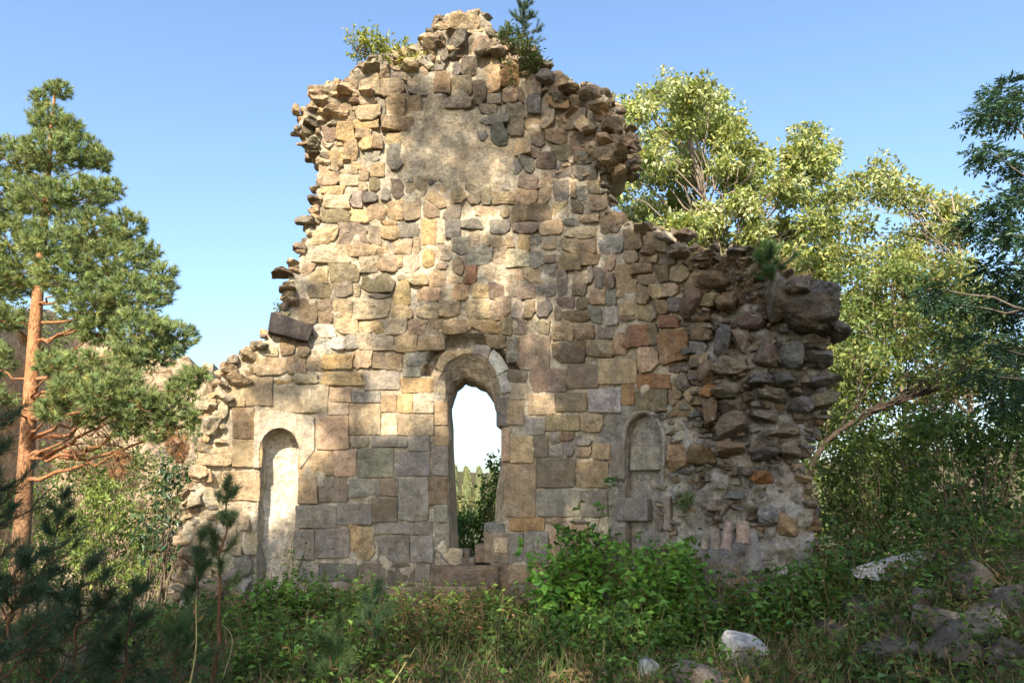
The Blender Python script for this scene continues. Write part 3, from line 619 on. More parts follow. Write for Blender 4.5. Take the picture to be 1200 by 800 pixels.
# measured boulders of the pier and of the ragged top: u, v, width px, height px, depth m, colour, stand-out m, roll
BOULD = [(936, 372, 84, 44, .75, 'd', .30, .05), (932, 345, 66, 34, .65, 'k', .22, -.12), (958, 350, 44, 36, .6, 's', .2, .25), (912, 356, 36, 50, .55, 'k', .26, .1), (980, 388, 34, 20, .5, 's', .12, .55), (943, 402, 66, 20, .5, 'k', .12, -.1), (968, 446, 38, 16, .35, 's', .1, 0), (964, 470, 36, 26, .4, 'k', .1, 0), (955, 420, 40, 22, .4, 's', .1, .1),
 (846, 400, 20, 34, .3, 's', .08, .25), (866, 398, 26, 34, .3, 'k', .04, -.1), (853, 427, 42, 26, .35, 'k', .12, 0), (898, 416, 30, 28, .35, 'q', .10, .1), (922, 418, 32, 34, .35, 's', .14, .15), (836, 331, 38, 24, .3, 'b', .08, .1), (812, 345, 22, 28, .3, 'b', .07, 0),
 (812, 360, 26, 30, .3, 'q', .09, .2), (832, 353, 26, 20, .3, 'v', .07, 0), (832, 436, 22, 28, .3, 'b', .08, .2), (831, 457, 19, 21, .3, 'u', .12, .1), (855, 461, 34, 15, .35, 'k', .14, .05), (831, 484, 18, 40, .3, 'b', .10, .05), (857, 478, 32, 16, .3, 'k', .08, 0),
 (858, 498, 38, 32, .3, 'k', .10, -.05), (858, 525, 32, 22, .35, 'b', .13, .05), (888, 447, 36, 14, .4, 's', .14, -.2), (905, 462, 34, 18, .35, 'k', .1, .2), (922, 446, 26, 18, .3, 's', .08, .1), (936, 476, 24, 20, .3, 's', .1, 0), (897, 488, 36, 14, .35, 'k', .12, .2), (915, 508, 38, 13, .3, 'k', .1, 0),
 (900, 532, 38, 15, .35, 's', .12, -.1), (924, 530, 22, 14, .3, 'k', .08, .2), (890, 560, 30, 17, .3, 'u', .12, 0), (876, 552, 20, 11, .3, 'k', .1, 0), (938, 560, 26, 12, .3, 't', .08, .1), (795, 538, 28, 32, .3, 'b', .12, .1), (826, 533, 30, 28, .3, 'b', .12, 0), (800, 510, 26, 12, .2, 'w', .05, -.35),
 (945, 590, 20, 10, .3, 'k', .1, .1), (905, 605, 34, 26, .3, 's', .06, .1), (880, 622, 26, 18, .25, 'k', .05, 0), (925, 610, 30, 36, .4, 't', .05, .1), (900, 650, 40, 30, .4, 'k', .04, .2), (940, 655, 34, 40, .4, 'k', .04, .1), (915, 690, 50, 34, .4, 'k', .05, .1), (930, 715, 40, 20, .4, 'g', .1, 0),
 (812, 665, 46, 22, .25, 'q', .05, 0), (800, 690, 30, 22, .25, 'g', .05, .1), (852, 700, 34, 30, .25, 'g', .04, 0), (800, 585, 24, 10, .2, 'k', .04, 0), (838, 592, 30, 12, .2, 'k', .05, .1), (860, 580, 26, 12, .2, 's', .05, .1),
 # top of the wall
 (541, 30, 58, 34, .6, 't', .10, -.25), (505, 58, 28, 24, .5, 't', .16, .2), (538, 54, 36, 30, .55, 's', .22, .1), (566, 56, 26, 26, .5, 'k', .2, 0), (515, 48, 26, 20, .5, 'b', .1, .3), (433, 84, 24, 16, .45, 't', .18, .1), (405, 103, 34, 18, .5, 't', .2, .1), (375, 118, 26, 18, .45, 't', .15, .1), (390, 132, 36, 20, .5, 't', .25, -.2), (365, 142, 24, 14, .5, 'k', .14, .2), (358, 155, 20, 14, .4, 'k', .1, .2), (368, 168, 16, 18, .4, 'k', .08, 0),
 (432, 108, 26, 18, .45, 't', .2, .1), (452, 88, 22, 16, .4, 't', .15, 0), (480, 80, 26, 18, .4, 't', .14, 0), (585, 60, 24, 22, .45, 'k', .15, 0), (612, 78, 26, 20, .45, 'k', .14, .1), (640, 92, 28, 22, .45, 's', .18, .1), (668, 106, 30, 18, .5, 'b', .16, .2), (694, 112, 30, 18, .5, 'k', .14, .1), (706, 130, 26, 18, .5, 'u', .2, .1), (722, 148, 26, 20, .5, 'b', .16, .1), (733, 166, 24, 18, .5, 'b', .18, .2),
 (722, 186, 46, 24, .55, 't', .24, .05), (700, 178, 22, 24, .4, 'c', .12, .1), (688, 150, 30, 26, .45, 't', .2, -.2), (712, 166, 24, 18, .45, 't', .2, .2), (658, 118, 24, 20, .4, 'k', .16, .1), (676, 132, 26, 16, .4, 'u', .16, .1),
 # right shoulder and left edge
 (752, 270, 34, 18, .5, 'b', .06, .1), (778, 282, 28, 18, .5, 'k', .08, .1), (800, 274, 24, 12, .4, 'q', .05, .1), (796, 296, 34, 16, .5, 'k', .08, .1), (822, 300, 40, 12, .5, 'k', .05, .05), (760, 292, 26, 20, .3, 'b', .05, .1), (868, 296, 34, 8, .4, 's', .05, .05), (850, 350, 30, 26, .35, 'b', .02, .1), (880, 372, 30, 30, .35, 'q', .02, .1),
 (331, 320, 26, 6, .35, 'q', .1, .12), (337, 338, 20, 10, .35, 't', .06, .1), (340, 352, 20, 14, .35, 't', .06, .1), (358, 258, 22, 12, .35, 'k', .08, .2), (366, 233, 16, 8, .3, 'k', .06, .1), (352, 288, 18, 12, .35, 'k', .06, .2), (345, 308, 18, 12, .35, 't', .06, .1), (308, 408, 22, 14, .4, 'k', .08, .2), (290, 420, 26, 14, .4, 't', .1, .1), (272, 432, 24, 14, .4, 't', .1, .1), (280, 445, 34, 16, .4, 't', .12, .2), (258, 450, 18, 12, .35, 't', .08, .1), (266, 466, 22, 14, .35, 'c', .06, .1), (246, 475, 14, 12, .35, 'c', .06, .1), (250, 500, 26, 28, .4, 'c', .04, .1), (236, 552, 26, 16, .35, 't', .1, .15), (228, 590, 24, 22, .4, 'c', .05, .1), (238, 620, 34, 20, .4, 'c', .04, .1), (226, 650, 28, 24, .4, 'k', .06, .1), (245, 685, 40, 26, .4, 'k', .08, .1), (275, 670, 28, 20, .3, 'g', .05, .1), (285, 690, 24, 24, .3, 'w', .05, .4), (262, 600, 30, 26, .3, 'c', .03, 0), (285, 615, 20, 34, .2, 'c', .03, 0)]
for (u, v, a, b, d, cc, out, roll) in BOULD:
    if v < 210 or u < 420: out *= .45; b = max(b, a * .5)
    nm = 'boulder' if max(a, b) > 44 else 'broken_stone'
    wall_rock(u, v, a, b, d, cc, rr, out, (rr.normal(0, .12), roll, rr.normal(0, .15)), nm, 4 if max(a, b) > 60 else 3, rough=.2 if max(a, b) > 40 else .13, cuts=9)
# small broken stones of the pier, edges and crest, too many to tell apart
eb = Bag(); cut = 0
for _ in range(2600):
    u, v = rr.uniform(770, 985), rr.uniform(290, 715)
    if not inpoly(u, v, OUT) or (u < 800 and v < 470): continue
    if rr.random() < .62: continue
    wall_rock(u, v, rr.uniform(5, 17), rr.uniform(4, 11), rr.uniform(.06, .16), str(rr.choice(list('kkskbqgk'))), rr, rr.uniform(-.10, .05), bag=eb, sub=1, cuts=6)
for k in range(len(OUT) - 1):
    a, b = OUT[k], OUT[k + 1]
    if max(a[1], b[1]) > 720: continue
    n = 1 if rr.random() < .75 else 0
    for s in range(n):
        p = a + (b - a) * (s + rr.random()) / n
        for q in range(2):
            cc = str(rr.choice(list('ttcokb' if p[0] < 500 else 'kbtkskv')))
            wall_rock(p[0] + rr.normal(0, 2.5), p[1] + rr.normal(0, 2) + 3, rr.uniform(8, 19), rr.uniform(6, 13), rr.uniform(.12, .28), cc, rr, rr.uniform(-.08, .02), bag=eb, sub=2, back=rr.uniform(0, .8) * q, cuts=7)
for _ in range(900):                                 # loose rubble of the crest
    u, v = rr.uniform(350, 745), rr.uniform(10, 205)
    if not inpoly(u, v, OUT) or inpoly(u, v, PLASTER): continue
    e = min(snap(np.array([u, v]), OUT)[1], 60)
    if rr.random() < e / 60: continue
    wall_rock(u, v, rr.uniform(7, 20), rr.uniform(6, 14), rr.uniform(.08, .2), str(rr.choice(list('ttocc' if u < 500 else 'tkbct'))), rr, rr.uniform(-.05, .04), bag=eb, sub=1, cuts=6)
for _ in range(70):
    u, v = rr.uniform(212, 300), rr.uniform(410, 700)
    if inpoly(u, v, OUT) and not (v < 590 and u > 262): wall_rock(u, v, rr.uniform(6, 16), rr.uniform(5, 11), .12, str(rr.choice(list('cctcg'))), rr, rr.uniform(-.06, .02), bag=eb, sub=1, cuts=6)
o = eb.build('loose_rubble', M_ROCK, ruin); tagit(o, kind='stuff')
# arch stones round the window head
def arc_pt(t, k): # t 0..1 left to right, k 0 inner 1 outer
    inn = np.array([(511, 462), (515, 443), (524, 425), (539, 416), (555, 414), (567, 418), (580, 432), (584, 446), (588, 462)], float); ou = np.array([(500, 462), (505, 441), (516, 413), (533, 406), (555, 403), (572, 404), (587, 417), (602, 441), (604, 460)], float)
    x = t * 8; a = np.array([np.interp(x, range(9), inn[:, 0]), np.interp(x, range(9), inn[:, 1])]); b = np.array([np.interp(x, range(9), ou[:, 0]), np.interp(x, range(9), ou[:, 1])]); return a + (b - a) * k
na = 6
for i in range(na):
    t0, t1 = i / na + .006, (i + 1) / na - .006; q = (1.0, .9, .62, .95, 1, 1)[i]
    poly = [arc_pt(t0 + (t1 - t0) * s, q) for s in np.linspace(0, 1, 6)] + [arc_pt(t1 - (t1 - t0) * s, .0) for s in np.linspace(0, 1, 6)]
    V, F = stone_mesh(np.array(poly), .01, .012, (0, 0), .006, .3)
    mesh_np('arch_stone', V, F, M_ASH, ruin, np.broadcast_to(colvar('cttgww'[i], 550, 420, .1), V.shape), False)
# carved head of the left niche: one slab with the arch cut in it, as a strip round the arch
def niche_head():
    a = [(303.5, 548)] + [(327.5 - 24.2 * math.cos(t), 530 - 28.8 * math.sin(t)) for t in np.linspace(.02, math.pi - .02, 14)] + [(350.7, 548)]
    bq = [(297, 548), (297, 530), (297.5, 510), (298, 492), (300, 482), (308, 480.5), (318, 481), (328, 481.5), (338, 483), (348, 485), (358, 486.5), (367, 488), (368.5, 500), (368.5, 513), (368.5, 527), (352.5, 548)]
    a = np.array(a); bq = np.array(bq); A = surf(a[:, 0], a[:, 1]); B = surf(bq[:, 0], bq[:, 1]); n = len(a); N0 = nrm(A); N1 = nrm(B)
    V = np.concatenate([A - N0 * .09, A + N0 * .03, B + N1 * .03, B - N1 * .06]); F = []
    for r in range(3):
        for k in range(n - 1): F.append((r * n + k, r * n + k + 1, (r + 1) * n + k + 1, (r + 1) * n + k))
    mesh_np('niche_head_stone', V, F, M_ASH, ruin, np.broadcast_to(np.array([.50, .42, .31]), V.shape), False)
niche_head()
V, F = stone_mesh(np.array([(317, 369), (334, 373.5), (351, 379), (367, 384), (364, 393), (360, 402), (345, 399), (329, 395), (314, 391), (315, 380)], float), .14, .012, (0, .1), .008, .3)
mesh_np('dark_block', V, F, M_ASH, ruin, np.broadcast_to(np.array([.05, .042, .042]), V.shape), False)
# raised moulding and blocking stones inside the right niche; sill stones in the broken window foot
def flat_stone(box, cc, prot, kind='ashlar_block', d0=0.0, s=.2):
    V, F = stone_mesh(superrect(*box, 8, 14, .04), prot, .014, (0, 0), .01, s, d0); mesh_np(kind, V, F, M_ASH, ruin, np.broadcast_to(colvar(cc, box[0], box[1], .1), V.shape), False)
flat_stone((740, 524, 774, 551), (.27, .27, .255), .03, d0=.08); flat_stone((722, 583, 759, 611), (.25, .255, .245), .012)
flat_stone((716, 522, 732, 562), 'g', .02); flat_stone((778, 580, 786, 622), 'g', .02); flat_stone((748, 622, 784, 645), (.25, .255, .24), .015); flat_stone((716, 616, 734, 640), 'g', .03); flat_stone((724, 648, 754, 668), 'g', .04); flat_stone((722, 668, 752, 700), 't', .03)
for bx, cc, d0, pr in (((505, 642, 535, 664), 's', .05, .05), ((527, 644, 551, 653), 'k', .1, .05), ((535, 653, 557, 663), 'k', .04, .06), ((557, 638, 586, 659), 'q', .08, .06), ((507, 662, 583, 688), 'q', .0, .09), ((511, 686, 573, 700), 't', .0, .12), ((560, 696, 577, 703), 'o', 0, .1), ((545, 702, 578, 716), 'g', 0, .12), ((500, 690, 514, 720), 'k', 0, .02), ((568, 612, 592, 625), 's', .1, .1), ((567, 624, 598, 660), 'm', .05, .06), ((582, 466, 597, 500), 's', .06, .07), ((578, 660, 600, 712), 'b', .02, .03)):
    flat_stone(bx, cc, pr, 'sill_stone' if bx[1] > 600 else 'jamb_stone', d0, .35)
def moulding():                                     # plaster rib round the head of the blocked niche
    b = [(732, 560), (732, 530)] + [(754 - 22 * math.cos(t), 520 - 36 * math.sin(t)) for t in np.linspace(.1, math.pi - .1, 13)] + [(776, 530), (776, 560)]
    b = np.array(b); P = surf(b[:, 0], b[:, 1]); Nn = nrm(P); c = P.mean(0); W = .035; V = []
    for k in range(len(b)):
        r = P[k] - c; r = r - Nn[k] * (r @ Nn[k]); r /= np.linalg.norm(r)
        for a, d in ((0, -.05), (0, .02), (.4, .045), (1, .02), (1, -.05)): V.append(P[k] + r * W * a * 1.6 + Nn[k] * (d * .6 + .008 * nz(P[k], 6)))
    F = [(k * 5 + s_, k * 5 + s_ + 1, (k + 1) * 5 + s_ + 1, (k + 1) * 5 + s_) for k in range(len(b) - 1) for s_ in range(4)]
    mesh_np('niche_moulding', np.array(V), F, M_MORTAR, ruin, np.broadcast_to(np.array([.30, .275, .23]), (len(V), 3)), True)
moulding()
# ------------------------------------------------------------------ plants: leaves, needles, limbs
def unit(v): return v / np.maximum(np.linalg.norm(v, axis=-1, keepdims=True), 1e-9)
def leaves(b, P, D, ln, wd, col, rng, fold=.25, cvar=.25, hue=.12):
    """one folded diamond leaf at each P pointing along D"""
    n = len(P); D = unit(D); t = unit(np.cross(D, unit(rng.normal(size=(n, 3)) + np.array([0, 0, 1.5])))); up = np.cross(t, D)
    ln = np.asarray(ln) * rng.uniform(.7, 1.25, n); wd = ln * wd * rng.uniform(.8, 1.2, n)
    a = P; m = P + D * (ln * .45)[:, None]; sd_ = t * (wd * .5)[:, None]; lf = up * (wd * fold)[:, None]
    tip = P + D * ln[:, None] - up * (ln * .12)[:, None]
    V = np.stack([a, m + sd_ + lf, tip, m - sd_ + lf], 1).reshape(-1, 3)
    k = np.arange(n)[:, None] * 4; F = np.concatenate([k + [[0, 1, 2]], k + [[0, 2, 3]]])
    c = np.asarray(col) * rng.normal(1, cvar, (n, 1)).clip(.45, 1.8) * (1 + rng.normal(0, 1, (n, 1)) * hue * np.array([[1, .25, -.6]]))
    b.add(V, F, np.repeat(c.clip(.004, .8), 4, 0))
def sphere_pts(rng, n, hollow=.35):
    d = unit(rng.normal(size=(n, 3))); return d * (rng.uniform(hollow ** 3, 1, n) ** (1 / 3))[:, None]
def clump_crown(b, blobs, rng, ln, wd, col, sub_r=.3, dens=1.0, leaf_n=26, droop=.3, squash=.8, pale=None, fold=.25):
    """blobs (x,y,z,r): sub-clumps through each blob, leaves round each sub-clump"""
    subs = []
    for x, y, z, r in blobs:
        n = max(3, int(dens * 5.0 * (r / sub_r) ** 2)); s = sphere_pts(rng, n, .25) * r * np.array([1, 1, squash]) + np.array([x, y, z]); subs.append(s)
    subs = np.concatenate(subs)
    for s in subs:
        rr_ = sub_r * rng.uniform(.6, 1.3); m = int(leaf_n * rng.uniform(.6, 1.4)); q = sphere_pts(rng, m, .1)
        D = q * .8 + rng.normal(size=(m, 3)) * .5 + np.array([0, 0, -droop])
        c = np.asarray(col) * rng.uniform(.75, 1.25)
        if pale is not None and rng.random() < pale[0]: c = np.asarray(pale[1])
        leaves(b, s + q * rr_ * np.array([1, 1, .75]), D, ln, wd, c, rng, fold)
    return subs
def tube(b, pts, r0, r1, col=(1, 1, 1), k=7, ce=None):
    pts = np.asarray(pts, float); n = len(pts); rad = np.linspace(r0, r1, n) if not hasattr(r0, '__len__') else np.asarray(r0)
    T = unit(np.gradient(pts, axis=0)); ref = np.array([1.0, .2, .1]) if abs(T[0, 0]) < .8 else np.array([0, 1.0, .1])
    A = unit(np.cross(T, ref)); B = np.cross(T, A); th = np.arange(k) / k * 2 * math.pi
    V = (pts[:, None] + (A[:, None] * np.cos(th)[None, :, None] + B[:, None] * np.sin(th)[None, :, None]) * rad[:, None, None]).reshape(-1, 3)
    i, j = np.meshgrid(np.arange(n - 1), np.arange(k), indexing='ij'); j2 = (j + 1) % k
    F = np.stack([i * k + j, i * k + j2, (i + 1) * k + j2, (i + 1) * k + j], -1).reshape(-1, 4)
    c = np.asarray(col, float)
    if ce is not None: c = np.repeat(c[None] + (np.asarray(ce) - c)[None] * np.linspace(0, 1, n)[:, None], k, 0)
    b.add(V, F, c)
def curve(a, c, rng, n=8, sag=0.0, wob=.06, up=.0):
    a, c = np.asarray(a, float), np.asarray(c, float); t = np.linspace(0, 1, n)[:, None]; d = np.linalg.norm(c - a)
    p = a + (c - a) * t; p[:, 2] += (np.sin(t[:, 0] * math.pi) * (up - sag)) * d
    w_ = rng.normal(size=(n, 3)) * wob * d * .25; w_[0] = 0; w_[-1] = 0; return p + w_ * np.sin(t * math.pi)
def resample(p, n):
    p = np.asarray(p, float); s = np.concatenate([[0], np.cumsum(np.linalg.norm(np.diff(p, axis=0), axis=1))]); q = np.linspace(0, s[-1], n)
    r = np.stack([np.interp(q, s, p[:, i]) for i in range(3)], -1)
    for _ in range(2): r[1:-1] = r[1:-1] * .5 + (r[:-2] + r[2:]) * .25
    return r
def needles(b, P, D, rng, n, ln, wd, col, spread=.7, along=.0, cvar=.2, hue=.1):
    """a brush of n needles at each shoot P along D"""
    m = len(P); Pn = np.repeat(P, n, 0); Dn = np.repeat(unit(D), n, 0); u_ = unit(rng.normal(size=(m * n, 3)))
    base = Pn - Dn * (rng.random(m * n) * along)[:, None]; d = unit(Dn * (1 - spread * .5) + u_ * spread)
    l = ln * rng.uniform(.7, 1.15, m * n); sd_ = unit(np.cross(d, rng.normal(size=(m * n, 3)))) * (wd * .5)
    V = np.stack([base + sd_, base - sd_, base + d * l[:, None]], 1).reshape(-1, 3); F = np.arange(m * n * 3).reshape(-1, 3)
    c = np.repeat(np.asarray(col)[None] * rng.normal(1, cvar, (m, 1)).clip(.5, 1.7) * (1 + rng.normal(0, hue, (m, 1)) * np.array([[1, .2, -.5]])), n, 0)
    b.add(V, F, np.repeat(c.clip(.004, .8), 3, 0))
def px_blobs(lst): # (u, v, r px, Y) -> (x, y, z, r)
    r = []
    for u, v, rp, Y in lst:
        p = at(u, v, Y); r.append((p[0], p[1], p[2], rp * mpp(Y) * 1.05))
    return r
def limbs(b, trunk, tgts, rng, r0, r1=.012, col=(1, 1, 1), ce=None, lo=.25, sag=.05, below=.9):
    """limbs from a trunk polyline to target points, leaving it somewhat below the target's height"""
    for t in tgts:
        t = np.asarray(t[:3], float); z = trunk[0, 2] + max(lo * (trunk[-1, 2] - trunk[0, 2]), (t[2] - trunk[0, 2]) * below - .15 * np.hypot(*(t[:2] - trunk[-1, :2])))
        z = min(z, trunk[-1, 2] - .05); k = np.abs(trunk[:, 2] - z).argmin(); d = np.linalg.norm(t - trunk[k]); f = 1 - .75 * k / len(trunk)
        tube(b, curve(trunk[k], t, rng, 9, sag, .12), r0 * f * min(1, .35 + d * .25), r1, col, 6, ce)

# --- the Scots pine on the left
def pine():
    rng = np.random.default_rng(21); Y = 14.0
    g = at(24, 660, Y); base = np.array([g[0], Y, float(H(g[0], Y))])
    o = root('pine_tree', base, 'tall pine with orange upper trunk standing to the left of the ruin', 'tree', 'trees around the ruin')
    tr = resample([base] + [at(u, v, Y) for u, v in ((25, 640), (30, 545), (36, 460), (42, 370), (48, 300), (55, 215), (62, 130), (66, 96))], 30)
    b = Bag(); r = np.interp(np.arange(30) / 29, [0, .25, .5, .75, 1], [.165, .14, .115, .075, .02])
    cols = np.repeat(np.array([np.array([.62, .62, .62]) * (1 - f) + np.array([1.15, .95, .8]) * f for f in np.clip((np.arange(30) - 3) / 9, 0, 1)]), 10, 0)
    tube(b, tr, r, None, cols if False else (1, 1, 1), 10); b.C[-1] = cols
    b.build('trunk', M_PBARK, o, True)
    B = [(69, 104, 13, 14), (46, 116, 11, 14), (58, 140, 20, 14), (80, 150, 16, 13.8), (18, 185, 26, 14), (58, 178, 26, 13.6), (95, 178, 22, 14), (116, 188, 14, 14), (8, 228, 28, 14), (48, 232, 28, 13.2), (94, 228, 26, 13.6), (128, 222, 15, 14),
         (12, 280, 30, 14), (62, 284, 28, 13), (108, 272, 30, 13.6), (148, 264, 20, 14), (20, 325, 26, 14), (80, 322, 28, 13.2), (128, 308, 30, 13.6), (168, 296, 17, 14), (190, 318, 13, 14), (105, 358, 28, 13.2), (152, 348, 30, 13.4), (186, 340, 18, 14), (118, 386, 20, 13.4), (164, 388, 28, 13.2), (205, 394, 20, 13.8), (150, 418, 17, 13), (188, 412, 18, 13.4),
         (60, 425, 16, 13), (95, 425, 18, 13), (228, 440, 14, 13), (212, 455, 15, 13), (140, 445, 20, 12.6), (60, 480, 15, 12.6), (150, 500, 16, 12.8), (185, 505, 13, 12.8), (84, 456, 20, 12.6), (120, 462, 24, 12.4), (162, 472, 22, 12.6), (198, 478, 18, 12.8), (228, 492, 12, 13), (100, 492, 12, 13), (4, 372, 18, 14), (-12, 325, 30, 14.4), (-16, 420, 24, 14), (-30, 250, 30, 14.5), (0, 465, 14, 13)]
    BW = px_blobs(B); b = Bag(); lm = Bag()
    for x, y, z, r_ in BW:
        n = int(230 * (r_ / .4) ** 2); q = sphere_pts(rng, n, .35) * r_ * np.array([1.38, 1.3, 1.0]); P = q + np.array([x, y, z]); D = q / r_ + rng.normal(size=(n, 3)) * .35 + np.array([0, 0, .55])
        needles(b, P, D, rng, 30, .115, .014, (.225, .27, .105), .62, .10, .28)
        for t in P[rng.integers(0, n, max(4, n // 26))]: tube(lm, curve((x, y, z - r_ * .3), t, rng, 4, 0, .2), .012, .005, (.75, .6, .5), 4)
    b.build('crown', M_NEEDLE, o)
    limbs(lm, tr, [(x, y, z - r_ * .25) for x, y, z, r_ in BW], rng, .055, .012, (1.05, .85, .7), (.75, .6, .5), .22, .05, .98)
    for _ in range(60):                              # bare dead twigs under the crown
        u, v = rng.uniform(60, 215), rng.uniform(430, 530); t = at(u, v, rng.uniform(12.4, 13.8)); k = np.abs(tr[:, 2] - t[2] - .1).argmin()
        s = tr[k] + (t - tr[k]) * rng.uniform(.3, .8); tube(lm, curve(s, t + rng.normal(size=3) * .3, rng, 6, .05, .25), .012, .003, (.55, .45, .4), 4)
    tagit(lm.build('limbs', M_PBARK, o, True), kind='stuff')
    b = Bag()
    for u, v, rp in ((205, 512, 18), (198, 492, 10), (212, 530, 10), (140, 545, 14)):
        p = at(u, v, 12.9); n = 60; q = sphere_pts(rng, n, .2) * rp * mpp(12.9) * np.array([.9, .9, 1.2]); needles(b, q + p, q + np.array([0, 0, -.25]), rng, 30, .09, .009, (.30, .165, .085), .6, .06)
    b.build('dead_needles', M_NEEDLE, o)
pine()

def broadleaf(name, label, seed, basepx, trunkpx, blobs, ln, wd, col, matl, r0, sub_r, dens, leaf_n, barkc=(1, 1, 1), droop=.3, pale=None, group=None, cat='tree', nl=None, bmat=None):
    rng = np.random.default_rng(seed); u, Y = basepx; x = float(at(u, 600, Y)[0]); base = np.array([x, Y, float(H(x, Y)) - .05])
    o = root(name, base, label, cat, group)
    tr = resample([base] + [at(a, b_, y_) for a, b_, y_ in trunkpx], 20); b = Bag(); tube(b, tr, r0, r0 * .25, barkc, 9)
    BW = px_blobs(blobs); limbs(b, tr, BW, rng, r0 * .38, .009, barkc, None, .2, -.04, .8)
    lf = Bag(); subs = clump_crown(lf, BW, rng, ln, wd, col, sub_r, dens, leaf_n, droop, pale=pale)
    for s in subs[rng.random(len(subs)) < (.5 if nl is None else nl)]:
        k = np.argmin([np.hypot(s[0] - q[0], s[2] - q[2]) + abs(s[1] - q[1]) * .5 for q in BW]); tube(b, curve(BW[k][:3], s, rng, 4, 0, .15), .011, .004, barkc, 4)
    b.build('trunk', bmat or M_BARK, o, True); lf.build('crown', matl, o); return o
PALE = (.31, .34, .115)
def crown_px(out, Y0, Y1, step, rad, rng, holes=()):  # blobs scattered inside an outline
    out = np.array(out, float); r = []
    for u in np.arange(out[:, 0].min(), out[:, 0].max(), step):
        for v in np.arange(out[:, 1].min(), out[:, 1].max(), step):
            a, b = u + rng.normal(0, step * .3), v + rng.normal(0, step * .3)
            if inpoly(a, b, out) and not any(np.hypot(a - h[0], b - h[1]) < h[2] for h in holes): r.append((a, b, rad * rng.uniform(.7, 1.2), rng.uniform(Y0, Y1)))
    return r
_r = np.random.default_rng(31)
broadleaf('whitebeam_tree', 'sunlit pale yellow-green broadleaf tree rising behind the right shoulder of the ruin', 32, (880, 16.5), [(875, 520, 16.5), (862, 400, 16.3), (845, 300, 16.2), (815, 200, 16), (795, 110, 16)],
    crown_px([(722, 108), (745, 104), (775, 92), (790, 84), (812, 92), (832, 96), (852, 130), (868, 150), (888, 172), (915, 178), (938, 160), (956, 150), (980, 178), (992, 215), (985, 290), (995, 380), (1000, 470), (960, 530), (890, 520), (800, 420), (735, 300), (715, 240), (728, 195), (740, 150)], 15.0, 18.0, 25, 21, _r, [(745, 225, 8), (840, 205, 7)]),
    .135, .52, PALE, M_PALE, .15, .27, 1.1, 44, (1.2, 1.15, 1.1), .1, (.22, (.44, .45, .25)), 'trees around the ruin')
broadleaf('slender_tree', 'slender sunlit tree with pale thin trunk between the ruin and the dark ash', 33, (1135, 13.5), [(1138, 520, 13.5), (1136, 440, 13.5), (1128, 350, 13.5), (1125, 280, 13.5), (1115, 230, 13.5)],
    crown_px([(1000, 205), (1030, 188), (1052, 205), (1075, 228), (1092, 262), (1102, 240), (1118, 215), (1140, 235), (1150, 300), (1165, 420), (1120, 470), (1050, 480), (975, 470), (985, 380), (990, 280)], 12.5, 15.5, 27, 20, _r, [(1062, 425, 17), (1020, 475, 12), (1095, 300, 10)]),
    .115, .52, (.27, .29, .10), M_PALE, .07, .26, .95, 40, (1.5, 1.4, 1.25), .1, (.15, (.40, .41, .2)), 'trees around the ruin')
broadleaf('leaning_tree', 'thin tree with yellowish leaves and a dark slanting limb beside the broken pier', 34, (930, 11.8), [(948, 535, 11.8), (985, 500, 11.7), (1030, 478, 11.6), (1090, 458, 11.4), (1150, 440, 11.2), (1215, 418, 11)],
    crown_px([(985, 400), (1090, 370), (1160, 400), (1215, 390), (1210, 440), (1080, 470), (960, 480)], 10.6, 12.4, 34, 16, _r, [(1062, 425, 14)]),
    .105, .5, (.19, .225, .07), M_LEAF, .07, .24, .5, 28, (.32, .28, .26), .2, None, 'trees around the ruin')
# tangled undergrowth of shrubs on the right
def shrub(label, seed, blobs, ln, wd, col, matl, base, sub_r=.2, dens=.6, leaf_n=24, group='shrubs behind the ruin', name='leafy_shrub', pale=None, droop=.25, stems=5, cat='shrub'):
    rng = np.random.default_rng(seed); BW = px_blobs(blobs); u, Y = base; x = float(at(u, 600, Y)[0]); b0 = np.array([x, Y, float(H(x, Y)) - .03])
    o = root(name, b0, label, cat, group); lf = Bag(); st = Bag()
    subs = clump_crown(lf, BW, rng, ln, wd, col, sub_r, dens, leaf_n, droop, pale=pale)
    for q in BW:
        for _ in range(max(1, stems // 2)): tube(st, curve(b0 + rng.normal(size=3) * np.array([.12, .12, 0]), np.array(q[:3]) + rng.normal(size=3) * q[3] * .4, rng, 7, 0, .15), .016, .004, (1, 1, 1), 5)
    for s in subs[rng.random(len(subs)) < .35]:
        q = BW[int(np.argmin([np.linalg.norm(s - np.array(k[:3])) for k in BW]))]; tube(st, curve(q[:3], s, rng, 4, 0, .2), .006, .002, (1, 1, 1), 4)
    tagit(st.build('stems', M_TWIG, o, True), kind='stuff'); lf.build('foliage', matl, o); return o
broadleaf('hazel_tree', 'green multi-branched tree filling the gap between the broken pier and the ash', 35, (1060, 12.6), [(1062, 560, 12.6), (1060, 480, 12.6), (1050, 400, 12.6), (1045, 330, 12.6)],
    crown_px([(985, 330), (1040, 300), (1110, 310), (1160, 380), (1215, 400), (1215, 500), (1100, 520), (990, 540), (965, 440)], 11.8, 14, 28, 19, _r, [(1062, 428, 15), (1000, 505, 12)]),
    .10, .55, (.16, .205, .06), M_LEAF, .06, .24, .8, 34, (1.1, 1.0, .9), .15, (.1, (.3, .32, .12)), 'trees around the ruin')
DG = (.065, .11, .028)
shrub('dark green thicket shrub directly behind the right pier of the ruin', 41, crown_px([(950, 560), (985, 520), (1040, 500), (1060, 540), (1070, 640), (960, 680)], 9.6, 11.4, 26, 22, _r), .085, .55, (.085, .12, .03), M_LEAF, (1000, 10.6), .2, .75, 26)
